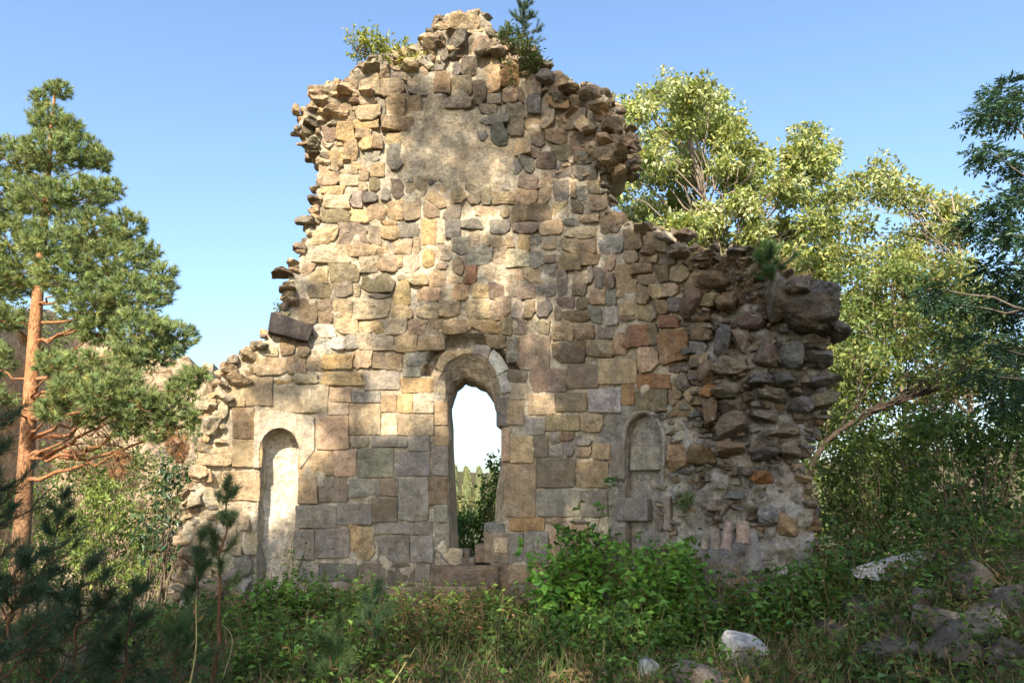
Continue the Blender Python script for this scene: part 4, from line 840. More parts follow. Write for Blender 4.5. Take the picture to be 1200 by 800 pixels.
shrub('dense dark shrub under the slanting limb right of the ruin', 42, crown_px([(1050, 520), (1100, 490), (1160, 480), (1215, 460), (1215, 650), (1060, 650)], 8.6, 10.6, 27, 23, _r), .085, .55, DG, M_LEAF, (1130, 9.6), .2, .75, 26)
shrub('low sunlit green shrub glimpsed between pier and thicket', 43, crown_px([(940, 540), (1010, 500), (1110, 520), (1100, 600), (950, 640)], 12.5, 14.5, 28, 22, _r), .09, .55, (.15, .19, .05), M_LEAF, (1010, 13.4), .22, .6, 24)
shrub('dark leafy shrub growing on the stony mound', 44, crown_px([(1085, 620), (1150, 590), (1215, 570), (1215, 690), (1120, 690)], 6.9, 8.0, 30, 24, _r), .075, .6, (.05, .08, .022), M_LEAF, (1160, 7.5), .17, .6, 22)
# ash with compound leaves at the right edge
def ash_tree():
    rng = np.random.default_rng(51); Y = 9.0; x = float(at(1262, 600, Y)[0]); base = np.array([x, Y, float(H(x, Y))])
    o = root('ash_tree', base, 'dark green ash with feathery compound leaves overhanging the stony mound', 'tree', 'trees around the ruin')
    tr = resample([base] + [at(u, v, Y) for u, v in ((1258, 560), (1248, 420), (1238, 300), (1225, 190), (1205, 110))], 20); b = Bag(); tube(b, tr, .11, .02, (.8, .8, .8), 9)
    T = [(1175, 108, 26), (1165, 130, 22), (1150, 135, 16), (1200, 130, 26), (1160, 178, 20), (1185, 190, 20), (1142, 182, 9), (1180, 235, 28), (1205, 215, 24), (1150, 262, 22), (1170, 275, 20), (1200, 270, 26), (1135, 262, 10), (1165, 318, 26), (1195, 320, 26), (1085, 338, 17), (1105, 348, 14), (1125, 358, 16), (1150, 352, 22), (1185, 362, 28), (1120, 395, 14), (1160, 400, 22), (1200, 405, 28), (1180, 440, 26), (1140, 432, 14), (1210, 460, 26), (1190, 480, 24), (1165, 470, 16), (1205, 345, 24)]
    lf = Bag()
    for u, v, rp in T:
        Yl = Y + rng.uniform(-.7, .8); c = at(u, v, Yl); r_ = rp * mpp(Yl)
        k = np.abs(tr[:, 2] - c[2] + .35).argmin(); tube(b, curve(tr[k], c, rng, 7, -.03, .1), .022, .006, (.8, .8, .8), 5)
        for _ in range(int(34 * (r_ / .2) ** 1.6)):
            q = sphere_pts(rng, 1, .2)[0] * r_ * np.array([1, 1, .7]); d = unit(q / r_ + rng.normal(size=3) * .4 + np.array([0, 0, -.25])); s = c + q * .6
            side = unit(np.cross(d, [0, 0, 1.0]) + rng.normal(size=3) * .25); nl = 5; ll = rng.uniform(.15, .24)
            tt = np.arange(nl) / (nl - 1) * .8 + .2; pp = s + d * (tt * ll)[:, None] + np.array([0, 0, -1]) * (tt ** 2 * .05)[:, None]
            P = np.concatenate([pp, pp, pp[-1:]]); D = np.concatenate([side * .9 + d * .5 + np.zeros((nl, 1)), -side * .9 + d * .5 + np.zeros((nl, 1)), d[None]])
            leaves(lf, P, D, .085, .38, np.array([.04, .08, .042]) * rng.uniform(.7, 1.5), rng, .15, .12, .06)  # dark leaf colour stands in for the shade on this tree
    b.build('trunk', M_BARK, o, True); lf.build('crown', M_LEAFT, o)
ash_tree()
# left background shrubs
shrub('bright green sunlit bush at the foot of the cliff', 61, crown_px([(85, 570), (130, 555), (175, 585), (200, 620), (190, 690), (100, 700), (80, 640)], 13, 16, 24, 21, _r), .095, .5, (.17, .215, .055), M_LEAF, (140, 14.5), .22, .75, 26)
shrub('dark glossy leafed shrub close to the left end of the ruin', 62, [(205, 545, 13, 10.2), (190, 575, 15, 10.2), (215, 565, 11, 10.2), (180, 605, 17, 10.2), (205, 605, 15, 10.2), (170, 635, 17, 10.2), (200, 640, 18, 10.2), (222, 590, 9, 10.2)], .11, .45, (.06, .10, .04), M_LEAFT, (195, 10.2), .16, .7, 15)
shrub('green bush behind the pine trunk', 63, crown_px([(-10, 600), (40, 560), (90, 580), (95, 680), (-10, 690)], 15, 17, 30, 24, _r), .10, .5, (.10, .14, .035), M_LEAF, (40, 16), .25, .7, 24)
shrub('scrubby bush on the ledge below the cliff top', 64, crown_px([(215, 470), (240, 462), (262, 490), (255, 520), (218, 520)], 24, 26, 14, 13, _r), .16, .5, (.16, .19, .06), M_LEAF, (240, 25), .35, .6, 20)
shrub('dry brown scrub between pine and cliff', 65, crown_px([(120, 500), (180, 520), (200, 560), (140, 560), (95, 540)], 18, 20, 24, 18, _r), .10, .4, (.19, .15, .07), M_LEAF, (150, 19), .25, .45, 20)
for _i, (_lb, _pl, _Y, _c) in enumerate([('green scrub covering the cliff top behind the pine crown', [(20, 350), (120, 388), (190, 405), (180, 430), (60, 400), (10, 380)], 37, (.12, .15, .05)), ('bushes on the middle ledge of the cliff', [(60, 440), (130, 450), (190, 480), (150, 500), (70, 480)], 34, (.13, .16, .05)), ('brushwood at the cliff base behind the bright bush', [(40, 520), (120, 520), (215, 540), (235, 580), (200, 600), (60, 580)], 30, (.14, .17, .05))]):
    shrub(_lb, 300 + _i, crown_px(_pl, _Y - 2, _Y, 17, 13, _r), .2, .5, _c, M_LEAF, (120, _Y - 1), .45, .6, 22)
# seen through the window
shrub('leafy shrub seen through the window opening', 66, [(578, 552, 10, 11.6), (572, 578, 14, 11.8), (545, 612, 13, 11.8), (575, 600, 18, 12), (550, 620, 20, 12), (570, 640, 22, 12), (540, 650, 22, 12), (585, 540, 10, 11.6), (590, 570, 14, 11.6)], .085, .55, (.12, .19, .05), M_LEAF, (565, 12), .15, .8, 22)
shrub('yellowish bush on the slope beyond the window', 67, [(540, 600, 16, 18), (555, 590, 14, 18), (530, 620, 20, 18), (570, 610, 18, 18)], .12, .5, (.2, .2, .07), M_LEAF, (545, 18), .3, .8, 24)

# ------------------------------------------------------------------ plants growing on the masonry
def pinelet(label, seed, basept, h, spread, col, nsh=60, nn=40, ln=.07, wd=.004, group=None, lean=(0, 0), name='young_pine', twig=(1, 1, 1), cat='young pine', low=.15, dens=1.0):
    rng = np.random.default_rng(seed); b0 = np.asarray(basept, float); top = b0 + np.array([lean[0], lean[1], h])
    o = root(name, b0, label, cat, group); st = Bag(); nb = Bag(); tr = curve(b0, top, rng, 12, 0, .05); tube(st, tr, h * .011 + .004, .003, twig, 6)
    P = [tr[-1], tr[-2], tr[-3]]; D = [np.array([0, 0, 1.0])] * 3
    nbr = int(max(12, int(h / .16) * 5) * dens)
    for w_ in range(nbr):
        f = low + (1 - low) * ((w_ // 5) * 5 / nbr + rng.uniform(0, 5 / nbr)); f = min(f, .97); q = f * 11; c = tr[int(q)] * (1 - q % 1) + tr[min(int(q) + 1, 11)] * (q % 1)
        L_ = spread * (1 - f * .8) * rng.uniform(.5, 1.15); a = w_ / 5 * 6.283 + rng.uniform(-.6, .6); d = unit(np.array([math.cos(a), math.sin(a), rng.uniform(.2, 1.1)])); e = c + d * L_; cv = curve(c, e, rng, 7, .10, .1); tube(st, cv, .005 + h * .003, .002, twig, 5)
        for q in range(3, 7): P.append(cv[q]); D.append(cv[min(q + 1, 6)] - cv[q - 1] + np.array([0, 0, .03]))
        for _ in range(3):
            q = rng.integers(2, 6); s = cv[q] + (unit(rng.normal(size=3)) * .6 + unit(e - c) * .7 + np.array([0, 0, .3])) * L_ * rng.uniform(.2, .45); tube(st, [cv[q], s], .003, .0015, twig, 4)
            for g in (.45, .75, 1.0): P.append(cv[q] + (s - cv[q]) * g); D.append(s - cv[q])
    needles(nb, np.array(P), np.array(D), rng, nn, ln, wd, col, .6, ln * .8, .18)
    tagit(st.build('stem', M_TWIG, o, True), kind='stuff'); nb.build('foliage', M_NEEDLE, o); return o
def on_wall(u, v, d): p = surf(np.array(float(u)), np.array(float(v))); return p + np.array([0, d, 0])
pinelet('little bluish pine sprouting on the summit of the ruin', 71, on_wall(614, 66, .25), 1.02, .52, (.085, .13, .10), ln=.06, nn=26, wd=.005, group='little pines on the masonry', low=.35)
pinelet('bushy green pine seedling on the right shoulder of the ruin', 72, on_wall(900, 345, -.12), .55, .40, (.085, .145, .05), ln=.085, nn=30, wd=.005, group='little pines on the masonry')
def tuftplant(label, seed, pts, ln, wd, col, n, r_, name='wall_plant', cat='plant', sub=.08, droop=.0, twigs=True):
    rng = np.random.default_rng(seed); pts = np.asarray(pts); b0 = pts[0] - np.array([0, 0, r_ * .6]); o = root(name, b0, label, cat, 'plants rooted in the masonry'); lf = Bag(); st = Bag()
    for p in pts:
        for _ in range(n):
            d = unit(rng.normal(size=3) + np.array([0, 0, .7])); e = p + d * r_ * rng.uniform(.5, 1.2); tube(st, curve(p - np.array([0, 0, r_ * .4]), e, rng, 5, 0, .2), .004, .002, (1, 1, 1), 4)
            m = 14; q = np.linspace(.35, 1, m)[:, None]; leaves(lf, p + (e - p) * q + rng.normal(size=(m, 3)) * sub * .4, d + rng.normal(size=(m, 3)) * .7 + np.array([0, 0, -droop]), ln, wd, col, rng)
    tagit(st.build('stems', M_TWIG, o, True), kind='stuff'); lf.build('foliage', M_LEAF, o); return o
tuftplant('yellow-green bush on the left crest of the ruin', 73, [on_wall(u, v, .1) for u, v in ((455, 66), (470, 58), (440, 62), (425, 52), (418, 48), (462, 70), (480, 70), (448, 52))], .065, .42, (.30, .31, .08), 15, .24)
tuftplant('dark shrub below the summit pine on the ruin', 74, [on_wall(u, v, .0) for u, v in ((600, 58), (612, 68), (622, 76), (606, 80), (592, 46), (618, 60), (630, 82), (605, 92))], .06, .4, (.10, .13, .04), 16, .2)
tuftplant('pale sprig growing out of the left edge of the ruin', 75, [on_wall(326, 362, .2), on_wall(321, 358, .2)], .04, .45, (.2, .24, .12), 5, .1)
tuftplant('small weed on the plastered foot of the right niche', 76, [on_wall(806, 585, -.1), on_wall(800, 592, -.1)], .04, .5, (.1, .16, .05), 5, .08)
tuftplant('dry grassy tangle on the right shoulder of the ruin', 77, [on_wall(u, v, .0) for u, v in ((850, 312), (865, 325), (835, 308), (875, 340), (860, 350), (885, 360), (870, 310), (840, 325), (820, 305))], .05, .16, (.24, .17, .1), 12, .13)
tuftplant('straw coloured grass behind the seedling on the shoulder', 78, [on_wall(u, v, .15) for u, v in ((925, 318), (935, 322), (915, 312), (945, 330))], .07, .12, (.34, .27, .14), 12, .16)
# ------------------------------------------------------------------ foreground
def gp(u, Y): x = float(at(u, 600, Y)[0]); return np.array([x, Y, float(H(x, Y))])
# young pines, lower left
FP = [('spindly young pine with a bare brown leader in front of the left niche', 265, 5.6, 1.62, .34, (.075, .115, .05), .5, .3), ('dark bushy young pine, the broadest of the young pines', 30, 3.9, 1.2, .8, (.04, .075, .04), .05, .9), ('young pine close beside the broadest young pine', 105, 4.6, 1.05, .65, (.045, .08, .04), .05, .9),
      ('small dark pine between rubble heap and bare leader', 165, 5.0, .85, .55, (.05, .09, .04), .05, .8), ('low young pine under the bare leader', 222, 5.2, .6, .5, (.05, .10, .04), .05, .8), ('tall thin dark sapling just beyond the broadest young pine', 70, 6.2, 1.5, .5, (.045, .08, .04), .1, .6), ('knee high pine seedling among the weeds below the window', 440, 6.6, .62, .4, (.06, .11, .05), .05, .8), ('second seedling pine left of the window foot', 395, 5.6, .5, .4, (.07, .12, .04), .05, .8), ('tallest dark young pine, its boughs crossing the pine trunk', -25, 4.4, 1.95, .8, (.04, .075, .04), .2, .7), ('narrow sapling left of the bare leader', 238, 6.4, 1.15, .25, (.05, .09, .04), .35, .5)]
for i, (lb, u, Y, h, sp, c, low, dn) in enumerate(FP):
    pinelet(lb, 100 + i, gp(u, Y), h, sp, c, nn=18, ln=.10, wd=.0034, group='young pines in the foreground', low=low, twig=(1.0, .7, .55), dens=dn)
def weeds(label, seed, spots, ln, wd, col, hgt, n, spread, name='weed_clump', cat='weed', group='weeds at the foot of the ruin', matl=None, droop=.25, nst=9):
    rng = np.random.default_rng(seed); b0 = np.asarray(spots[0]); o = root(name, b0, label, cat, group); lf = Bag(); st = Bag()
    for s in spots:
        for _ in range(int(nst * 1.4)):
            a = np.asarray(s) + rng.normal(size=3) * np.array([spread, spread * .6, 0]); a[2] = H(a[0], a[1]) - .02; h = hgt * rng.uniform(.5, 1.3)
            e = a + np.array([rng.normal(0, .16), rng.normal(0, .16), 1.0]) * h; cv = curve(a, e, rng, 8, 0, .12); tube(st, cv, .006, .002, (1, 1.1, .7), 4)
            t = rng.uniform(.15, 1, n); k = (t * 7).astype(int).clip(0, 6); P = cv[k] + rng.normal(size=(n, 3)) * .045; D = rng.normal(size=(n, 3)) * np.array([1, 1, .4]) + np.array([0, -.3, -droop + .3])
            leaves(lf, P, D, ln, wd, np.asarray(col) * 1.4 * rng.uniform(.65, 1.45), rng)
    tagit(st.build('stems', M_TWIG, o, True), kind='stuff'); lf.build('foliage', matl or M_LEAF, o); return o
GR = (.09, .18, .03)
weeds('bright green climbing bush against the wall right of the window', 120, [gp(650, 8.1), gp(675, 8.3), gp(690, 8.3), gp(665, 8.0), gp(700, 8.0)], .10, .65, GR, .85, 34, .16)
weeds('tall climbing stem reaching up the wall right of the window', 121, [gp(678, 8.45), gp(684, 8.45)], .10, .65, (.06, .13, .025), 1.35, 34, .05, nst=4)
weeds('leafy green bush below the blocked right niche', 122, [gp(770, 7.6), gp(790, 7.5), gp(810, 7.3), gp(760, 7.3), (*gp(785, 7.7)[:2], .4)], .095, .65, GR, .8, 34, .16)
weeds('upright vine stem below the blocked right niche', 123, [gp(762, 7.7)], .09, .65, (.06, .13, .025), 1.05, 30, .05, nst=4)
weeds('green bush growing in front of the tall left niche', 124, [gp(335, 8.3), gp(345, 8.3), gp(360, 8.2), gp(320, 8.1)], .075, .6, (.07, .14, .025), .45, 22, .12)
weeds('feathery weed at the right jamb of the left niche', 125, [gp(340, 8.6), gp(347, 8.6)], .06, .5, (.07, .14, .03), .85, 30, .06, nst=3)
weeds('low leafy weeds below the left ashlar', 126, [gp(400, 8.2), gp(425, 8.2), gp(450, 8.0), gp(380, 8.0), gp(415, 7.8)], .07, .6, (.075, .13, .028), .5, 20, .18)
weeds('yellow-green weeds beneath the broken window foot', 127, [gp(520, 8.0), gp(545, 8.0), gp(570, 8.1), gp(500, 7.8), gp(590, 8.0)], .065, .6, (.10, .16, .03), .42, 20, .18)
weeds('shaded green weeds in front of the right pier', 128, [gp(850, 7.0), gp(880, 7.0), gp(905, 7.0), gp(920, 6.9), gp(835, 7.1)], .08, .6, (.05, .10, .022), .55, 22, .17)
weeds('young leafy bush beside the pier foot', 129, [gp(945, 6.9), gp(960, 6.9), gp(970, 7.0)], .075, .6, (.06, .11, .025), .6, 22, .13)
weeds('sprawling low weeds around the pale fallen block', 130, [gp(700, 6.6), gp(735, 6.7), gp(800, 7.0), gp(770, 6.9), gp(720, 6.9), gp(660, 7.0), gp(690, 7.2)], .075, .6, (.06, .115, .024), .4, 22, .2)
weeds('low weeds among dry stalks in the middle foreground', 131, [gp(480, 6.8), gp(520, 6.7), gp(560, 6.9), gp(600, 7.0), gp(450, 7.2), gp(630, 6.8), gp(590, 6.6)], .06, .6, (.08, .115, .03), .34, 20, .22)
weeds('low weeds in front of the young pines', 132, [gp(300, 6.2), gp(340, 6.4), gp(360, 6.9), gp(320, 7.2), gp(380, 6.6), gp(410, 6.4)], .065, .6, (.07, .125, .028), .36, 20, .2)
weeds('reddish brown dead stalks in the middle foreground', 133, [gp(520, 7.2), gp(545, 7.2), gp(500, 7.0), gp(560, 7.4), gp(480, 7.3), gp(530, 6.8)], .05, .3, (.20, .11, .06), .45, 14, .2, cat='dead weed')
weeds('dry reddish weed hanging below the leaning roof tiles', 134, [gp(852, 7.2), gp(860, 7.25)], .06, .2, (.24, .12, .06), .65, 16, .06, cat='dead weed', nst=7)
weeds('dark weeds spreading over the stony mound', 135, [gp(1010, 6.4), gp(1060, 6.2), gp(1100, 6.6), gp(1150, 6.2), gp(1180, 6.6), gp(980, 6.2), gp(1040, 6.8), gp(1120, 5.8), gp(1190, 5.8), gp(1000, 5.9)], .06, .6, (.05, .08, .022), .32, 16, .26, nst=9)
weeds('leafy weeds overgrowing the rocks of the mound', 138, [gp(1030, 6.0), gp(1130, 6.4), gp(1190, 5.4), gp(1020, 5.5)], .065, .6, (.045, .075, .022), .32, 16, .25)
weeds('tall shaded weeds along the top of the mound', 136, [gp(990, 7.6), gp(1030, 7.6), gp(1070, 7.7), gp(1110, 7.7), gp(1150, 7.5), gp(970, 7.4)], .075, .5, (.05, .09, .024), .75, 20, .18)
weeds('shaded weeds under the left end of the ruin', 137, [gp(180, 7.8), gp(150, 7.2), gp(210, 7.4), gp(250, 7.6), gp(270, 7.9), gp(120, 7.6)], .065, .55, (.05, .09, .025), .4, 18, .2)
def stalk(label, seed, pts, r, col):
    rng = np.random.default_rng(seed); b = Bag(); tube(b, resample(pts, 14), r, r * .4, col, 6); lf = Bag(); p = resample(pts, 14); o = root('dry_stalk', p[0], label, 'stalk', 'dry stalks in the foreground')
    leaves(lf, p[2:14], rng.normal(size=(12, 3)) + np.array([0, 0, -.3]), .07, .35, np.array(col) * .35, rng); b.build('stem', M_GRASS, o, True); tagit(lf.build('leaf_spray', M_LEAF, o), kind='stuff')
stalk('straw coloured upright stalk in front of the young pines', 140, [gp(233, 4.7), at(231, 760, 4.7), at(229, 700, 4.7), at(231, 690, 4.7)], .008, (.42, .36, .16))
stalk('bent yellow stalk in the middle foreground', 141, [gp(455, 5.6), at(470, 785, 5.6), at(487, 758, 5.6)], .008, (.36, .34, .14))
stalk('arched dry stalk beside the left niche foot', 142, [gp(268, 5.4), at(272, 760, 5.4), at(274, 742, 5.4), at(262, 733, 5.4)], .006, (.4, .33, .2))
# grass and litter everywhere underfoot
def grass():
    rng = np.random.default_rng(150); n = 46000; x = rng.uniform(-6.5, 7.5, n); y = rng.uniform(3.4, 9.3, n); g = np.array([fbm((a * .9, b * .9, 0), 1, 2) for a, b in zip(x, y)])
    k = g + rng.normal(0, .25, n) > -.15; x, y, g = x[k], y[k], g[k]; n = len(x); z = H(x, y)
    P = np.stack([x, y, z], -1); D = rng.normal(size=(n, 3)) * np.array([.5, .5, 0]) + np.array([0, 0, 1.0]); l = rng.uniform(.08, .30, n) * (1 + .5 * g.clip(-.5, .8))
    sd_ = unit(np.cross(D, rng.normal(size=(n, 3)))) * .004; D = unit(D); bend = rng.normal(size=(n, 3)) * np.array([.25, .25, 0])
    V = np.stack([P - sd_, P + sd_, P + (D * .55 + bend * .15) * l[:, None] + sd_ * .7, P + (D * .55 + bend * .15) * l[:, None] - sd_ * .7, P + (D * .95 + bend * .8) * l[:, None]], 1).reshape(-1, 3)
    i = np.arange(n)[:, None] * 5; F = np.concatenate([i + [[0, 1, 2]], i + [[0, 2, 3]], i + [[3, 2, 4]]])
    dry = rng.random((n, 1)) < .45; c = np.where(dry, np.array([[.22, .165, .09]]), np.array([[.07, .11, .028]])) * rng.normal(1, .25, (n, 1)).clip(.4, 1.8)
    b = Bag(); b.add(V, F, np.repeat(c, 5, 0)); tagit(b.build('grass', M_GRASS), 'green and dry grass between the weeds underfoot', 'grass', kind='stuff')
grass()
def ground_herbs():
    rng = np.random.default_rng(151); b = Bag(); n = 2800
    for _ in range(n):
        x, y = rng.uniform(-6, 7), rng.uniform(3.6, 9.0); q = fbm((x * .8, y * .8, 4), 1, 2)
        if q + rng.normal(0, .3) < -.1: continue
        z = float(H(x, y)); m = rng.integers(9, 20); h = rng.uniform(.06, .26); P = np.array([x, y, z]) + rng.normal(size=(m, 3)) * np.array([.07, .07, 0]) + np.array([0, 0, 1]) * rng.uniform(.1, 1, (m, 1)) * h
        c = np.array([.085, .15, .03]) if rng.random() < .75 else np.array([.17, .12, .055]); leaves(b, P, rng.normal(size=(m, 3)) * np.array([1, 1, .35]), .065, .6, c * rng.uniform(.6, 1.4), rng)
    m = 9000; x = rng.uniform(-6, 7, m); y = rng.uniform(3.4, 9.2, m); P = np.stack([x, y, H(x, y) + .05], -1)   # fallen leaves
    leaves(b, P, rng.normal(size=(m, 3)) * np.array([1, 1, .2]), .06, .55, (.19, .125, .065), rng, .1, .35)
    tagit(b.build('ground_cover', M_LEAF), 'low herbs and fallen leaves covering the soil', 'ground cover', kind='stuff')
ground_herbs()
# fallen stones
fr = np.random.default_rng(160)
def ground_hit(u, v, Y0=4.0):                       # where the ray through a pixel meets the ground
    Ys = np.linspace(Y0, 12, 800); P = at(np.full(800, float(u)), np.full(800, float(v)), Ys); d = P[:, 2] - H(P[:, 0], P[:, 1]); k = np.nonzero(d < 0)[0]
    return P[k[0]] if len(k) else None
def fallen(label, u, v, Y, size, col, eul, sub=3, matl=None, box=.5, cuts=8, name='fallen_stone', lift=.16, rough=.07):
    p = ground_hit(u, v); p = at(u, v, Y) if p is None else p; p[2] = float(H(p[0], p[1])) + size[2] * lift; V, F = rock(p, np.array(size) * (p[1] / Y), fr, sub, eul, cuts, box, rough); o = mesh_np(name, V, F, matl or M_ROCK, None, np.broadcast_to(np.array(col), V.shape), False)
    tagit(o, label, 'stone', 'fallen stones around the ruin')
fallen('squared pale fallen block lying tilted among the weeds', 872, 778, 5.7, (.33, .24, .23), (.42, .41, .39), (.35, .25, .35), 3, M_ASH, .4, 0, lift=.42, rough=.1)
fallen('bluish grey stone half hidden in weeds beside the pale block', 760, 792, 5.8, (.24, .22, .24), (.32, .34, .33), (.1, .2, .3))
fallen('rounded brown boulder just before the pale fallen block', 822, 806, 5.5, (.42, .32, .24), (.24, .2, .165), (.1, .3, .2), box=.8)
fallen('long pale slab lying on top of the mound', 1050, 672, 6.9, (.80, .26, .14), (.5, .48, .44), (.15, -.22, .1), 3, M_ASH, .4, 3, lift=.42, rough=.06)
fallen('big grey angular rock on the side of the mound', 1150, 742, 6.0, (.46, .34, .26), (.16, .145, .12), (.3, -.45, .2))
MR = [(1120, 770, .55, 'grey rock lying low in the weeds of the mound'), (1005, 722, .42, 'weathered stone on the pier side of the mound'), (1180, 715, .4, 'stone half buried beside the big angular rock'), (1095, 735, .45, 'dark broken stone in the middle of the mound'), (1060, 745, .36, 'smaller dark stone below the middle of the mound'), (1185, 775, .5, 'low dark rock at the foot of the mound'), (975, 745, .34, 'dark stone sunk in the weeds near the pier'), (1135, 690, .36, 'rough stone at the end of the pale slab')]
for (u_, v_, s_, lb_) in MR: fallen(lb_, u_, v_, 6.0, (s_, s_ * .8, s_ * .65), np.array([.095, .085, .07]) * fr.uniform(.7, 1.2), fr.normal(0, .3, 3), 3, lift=.2, rough=.14)
fallen('dark stone in the weeds below the pale slab', 1085, 705, 6.4, (.3, .25, .2), (.12, .11, .1), (.2, .1, .5))
fallen('dark low rock on the lower mound', 1040, 775, 5.7, (.5, .4, .26), (.09, .08, .07), (.1, -.1, .4))
fallen('grey stone at the foot of the pier', 928, 726, 7.0, (.28, .25, .16), (.25, .25, .235), (.1, -.1, .1))
for k, (u, v, Y, s, lb) in enumerate([(110, 712, 6.8, .34, 'dark brown stone on top of the rubble heap behind the young pines'), (135, 722, 6.6, .3, 'brown stone at the front of the rubble heap behind the young pines'), (150, 698, 7.2, .26, 'stone behind the heap near the left end of the ruin'), (180, 690, 7.6, .42, 'flat lit stone at the left foot of the ruin'), (205, 702, 7.4, .3, 'rubble stone at the foot of the ragged left end'), (90, 775, 5.4, .36, 'flat grey stone among the young pines'), (160, 712, 7.0, .2, 'small reddish stone beside the rubble heap')]):
    fallen(lb, u, v, Y, (s, s * .8, s * .5), [(.14, .115, .09), (.17, .12, .09), (.18, .15, .12), (.30, .25, .2), (.22, .19, .16), (.26, .24, .21), (.24, .14, .1)][k], fr.normal(0, .2, 3), 2)
# roof tiles leaning against the pier foot
def tile(label, u, v, w_px, h_px, d, roll, col):
    p = on_wall(u, v, -d); m = mpp(p[1]); W, Hh = w_px * m * 1.05, h_px * m * 1.05; n = 9; th = np.linspace(.15, math.pi - .15, n); rows = 6; V = []
    for rad in (1.0, .82):
        for r in range(rows):
            f = r / (rows - 1); k = rad * W * .5 * (1.0 - .18 * f)
            for t in th: V.append((math.cos(t) * k, -math.sin(t) * k * .75, (f - .5) * Hh + .004 * nz((t * 3, f * 5, u), 2)))
    V = np.array(V); F = []; q = rows * n
    for s in range(2):
        for r in range(rows - 1):
            for c in range(n - 1): f = [s * q + r * n + c, s * q + r * n + c + 1, s * q + (r + 1) * n + c + 1, s * q + (r + 1) * n + c]; F.append(f if s == 0 else f[::-1])
    for c in range(n - 1): F.append([c + 1, c, q + c, q + c + 1]); a = (rows - 1) * n + c; F.append([a, a + 1, q + a + 1, q + a])
    for r in range(rows - 1): F.append([r * n, (r + 1) * n, q + (r + 1) * n, q + r * n]); a = r * n + n - 1; F.append([a + n, a, q + a, q + a + n])
    V = V @ rot(-.22, roll, 0).T + p
    o = mesh_np('curved_tile', V, F, M_TILE, None, np.broadcast_to(np.array(col), V.shape), False); tagit(o, label, 'roof tile', 'old roof tiles leaning on the pier')
tile('weathered brown roof tile at the left of the leaning row', 829, 630, 14, 22, .34, -.1, (.24, .2, .16)); tile('slim pinkish roof tile leaning in the row', 840, 626, 13, 30, .38, .22, (.30, .22, .18)); tile('short brown roof tile propped highest in the row', 856, 622, 17, 24, .42, .08, (.27, .2, .15)); tile('long grey roof tile at the right of the leaning row', 867, 642, 18, 42, .40, .03, (.2, .185, .165))
tile('small broken roof tile low at the left of the row', 818, 634, 10, 14, .3, .2, (.28, .24, .19))

# ------------------------------------------------------------------ trees behind the viewpoint, whose crowns shade the right side and the foot of the ruin
def shade_prob(u, v):
    if v < 225:
        if 470 < u < 610 and 95 < v < 222: return .5 if v < 190 or u < 560 else .25
        if u > 612 and v < 185: return .5
        return .0 if u < 600 else .25
    fl = nz((u * .021, v * .021, 3.0)) + .5 * nz((u * .05, v * .05, 8.0))      # gaps in the canopy, a hand or two wide on the wall
    if u > 650 and v > 250: return (.99 if fl < .42 else .4) if u > 700 and v > 300 else (.92 if fl < .2 else .25)
    if v < 330: return (.0 if u < 480 else (.5 if fl < -.12 else .03)) if u < 600 else (.55 if fl < .1 else .1)
    if v < 515:
        if u < 430: return (.45 if fl < -.2 else .0) if not (v > 380 and u > 400) else .3
        if u < 525: return .1 if v > 430 else (.6 if fl < .0 else .05)
        return (.75 if fl < .05 else .1) if not (470 < u < 640 and v < 350) else .15
    edge = 430 - (v - 500) * 1.05                    # slanting edge of the shade left of the window
    if u > edge: return .99 if fl < .34 else .3
    if u < 300: return .0 if v < 600 else min(.9, (v - 600) / 90)
    return 0 if v < 610 else min(.9, (v - 610) / 80)
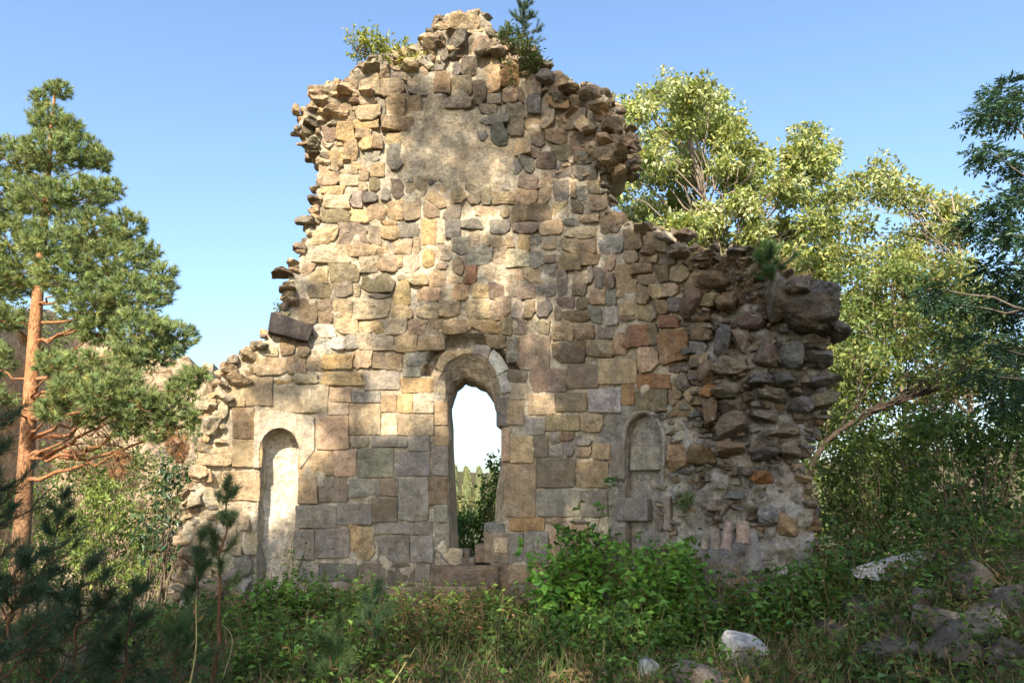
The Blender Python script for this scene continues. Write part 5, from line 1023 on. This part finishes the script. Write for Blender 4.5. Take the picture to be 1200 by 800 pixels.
def shade_trees():
    rng = np.random.default_rng(170); T = []
    for u in np.arange(215, 1010, 10.0):
        for v in np.arange(20, 720, 10.0):
            a, b = u + rng.normal(0, 3), v + rng.normal(0, 3)
            if not (inpoly(a, b, OUT) or (940 < a < 1005 and b > 310)) or rng.random() > shade_prob(a, b) * .92: continue
            p = surf(np.array(a), np.array(b), -.35 if (a > 770 and rng.random() < .5) else 0.0); t = (p[1] - rng.uniform(-8.5, -3.5)) / -L[1]; T.append(p + L * t)
    for _ in range(3000):                            # the ground before the ruin and the young pines
        x, y = rng.uniform(-6.5, 7.5) if rng.random() < .55 else (rng.uniform(1.5, 7.5) if rng.random() < .6 else rng.uniform(-6, -2)), rng.uniform(2.0, 8.6); z = rng.uniform(0, 1.4)
        p = np.array([x, y, z]); t = (y - rng.uniform(-8.5, -3.0)) / -L[1]; T.append(p + L * t)
    for _ in range(700):                             # shrubs and ash on the right
        p = at(rng.uniform(960, 1215), rng.uniform(430, 700), rng.uniform(7, 10)); t = (p[1] - rng.uniform(-8.5, -3.5)) / -L[1]; T.append(p + L * t)
    T = np.array(T); T = T[T[:, 2] > 4.0]
    bases = np.array([(-6.2, -6.5), (-1.2, -6.8), (4.4, -6.4)]); own = np.abs(T[:, None, 0] - bases[None, :, 0]).argmin(1)
    nm = ['tall beech on the left behind the viewpoint whose crown shades the foot of the ruin', 'broad beech behind the viewpoint whose crown shades the ruin', 'beech on the right behind the viewpoint shading the pier and mound']
    for k in range(3):
        Q = T[own == k]; bx, by = bases[k]; b0 = np.array([bx, by, float(H(bx, by)) - .05]); o = root('beech_tree', b0, nm[k], 'tree', 'trees behind the viewpoint'); b = Bag(); top = np.array([Q[:, 0].mean(), -6.0, np.percentile(Q[:, 2], 55)])
        tr = resample([b0, b0 + (top - b0) * [.2, .2, .35], top], 20); tube(b, tr, .2, .03, (1, 1, 1), 9)
        ix = rng.choice(len(Q), min(18, len(Q)), replace=False); limbs(b, tr, Q[ix], rng, .045, .006, (1, 1, 1), None, .25, -.05, .75); b.build('trunk', M_BARK, o, True)
        lf = Bag(); m = 26; qq = np.repeat(Q, m, 0) + sphere_pts(rng, len(Q) * m, .1) * .15; leaves(lf, qq - np.array([0, 0, .05]), rng.normal(size=qq.shape) + np.array([0, 0, -.3]), .115, .6, (.07, .11, .03), rng); lf.build('crown', M_LEAF, o)
shade_trees()
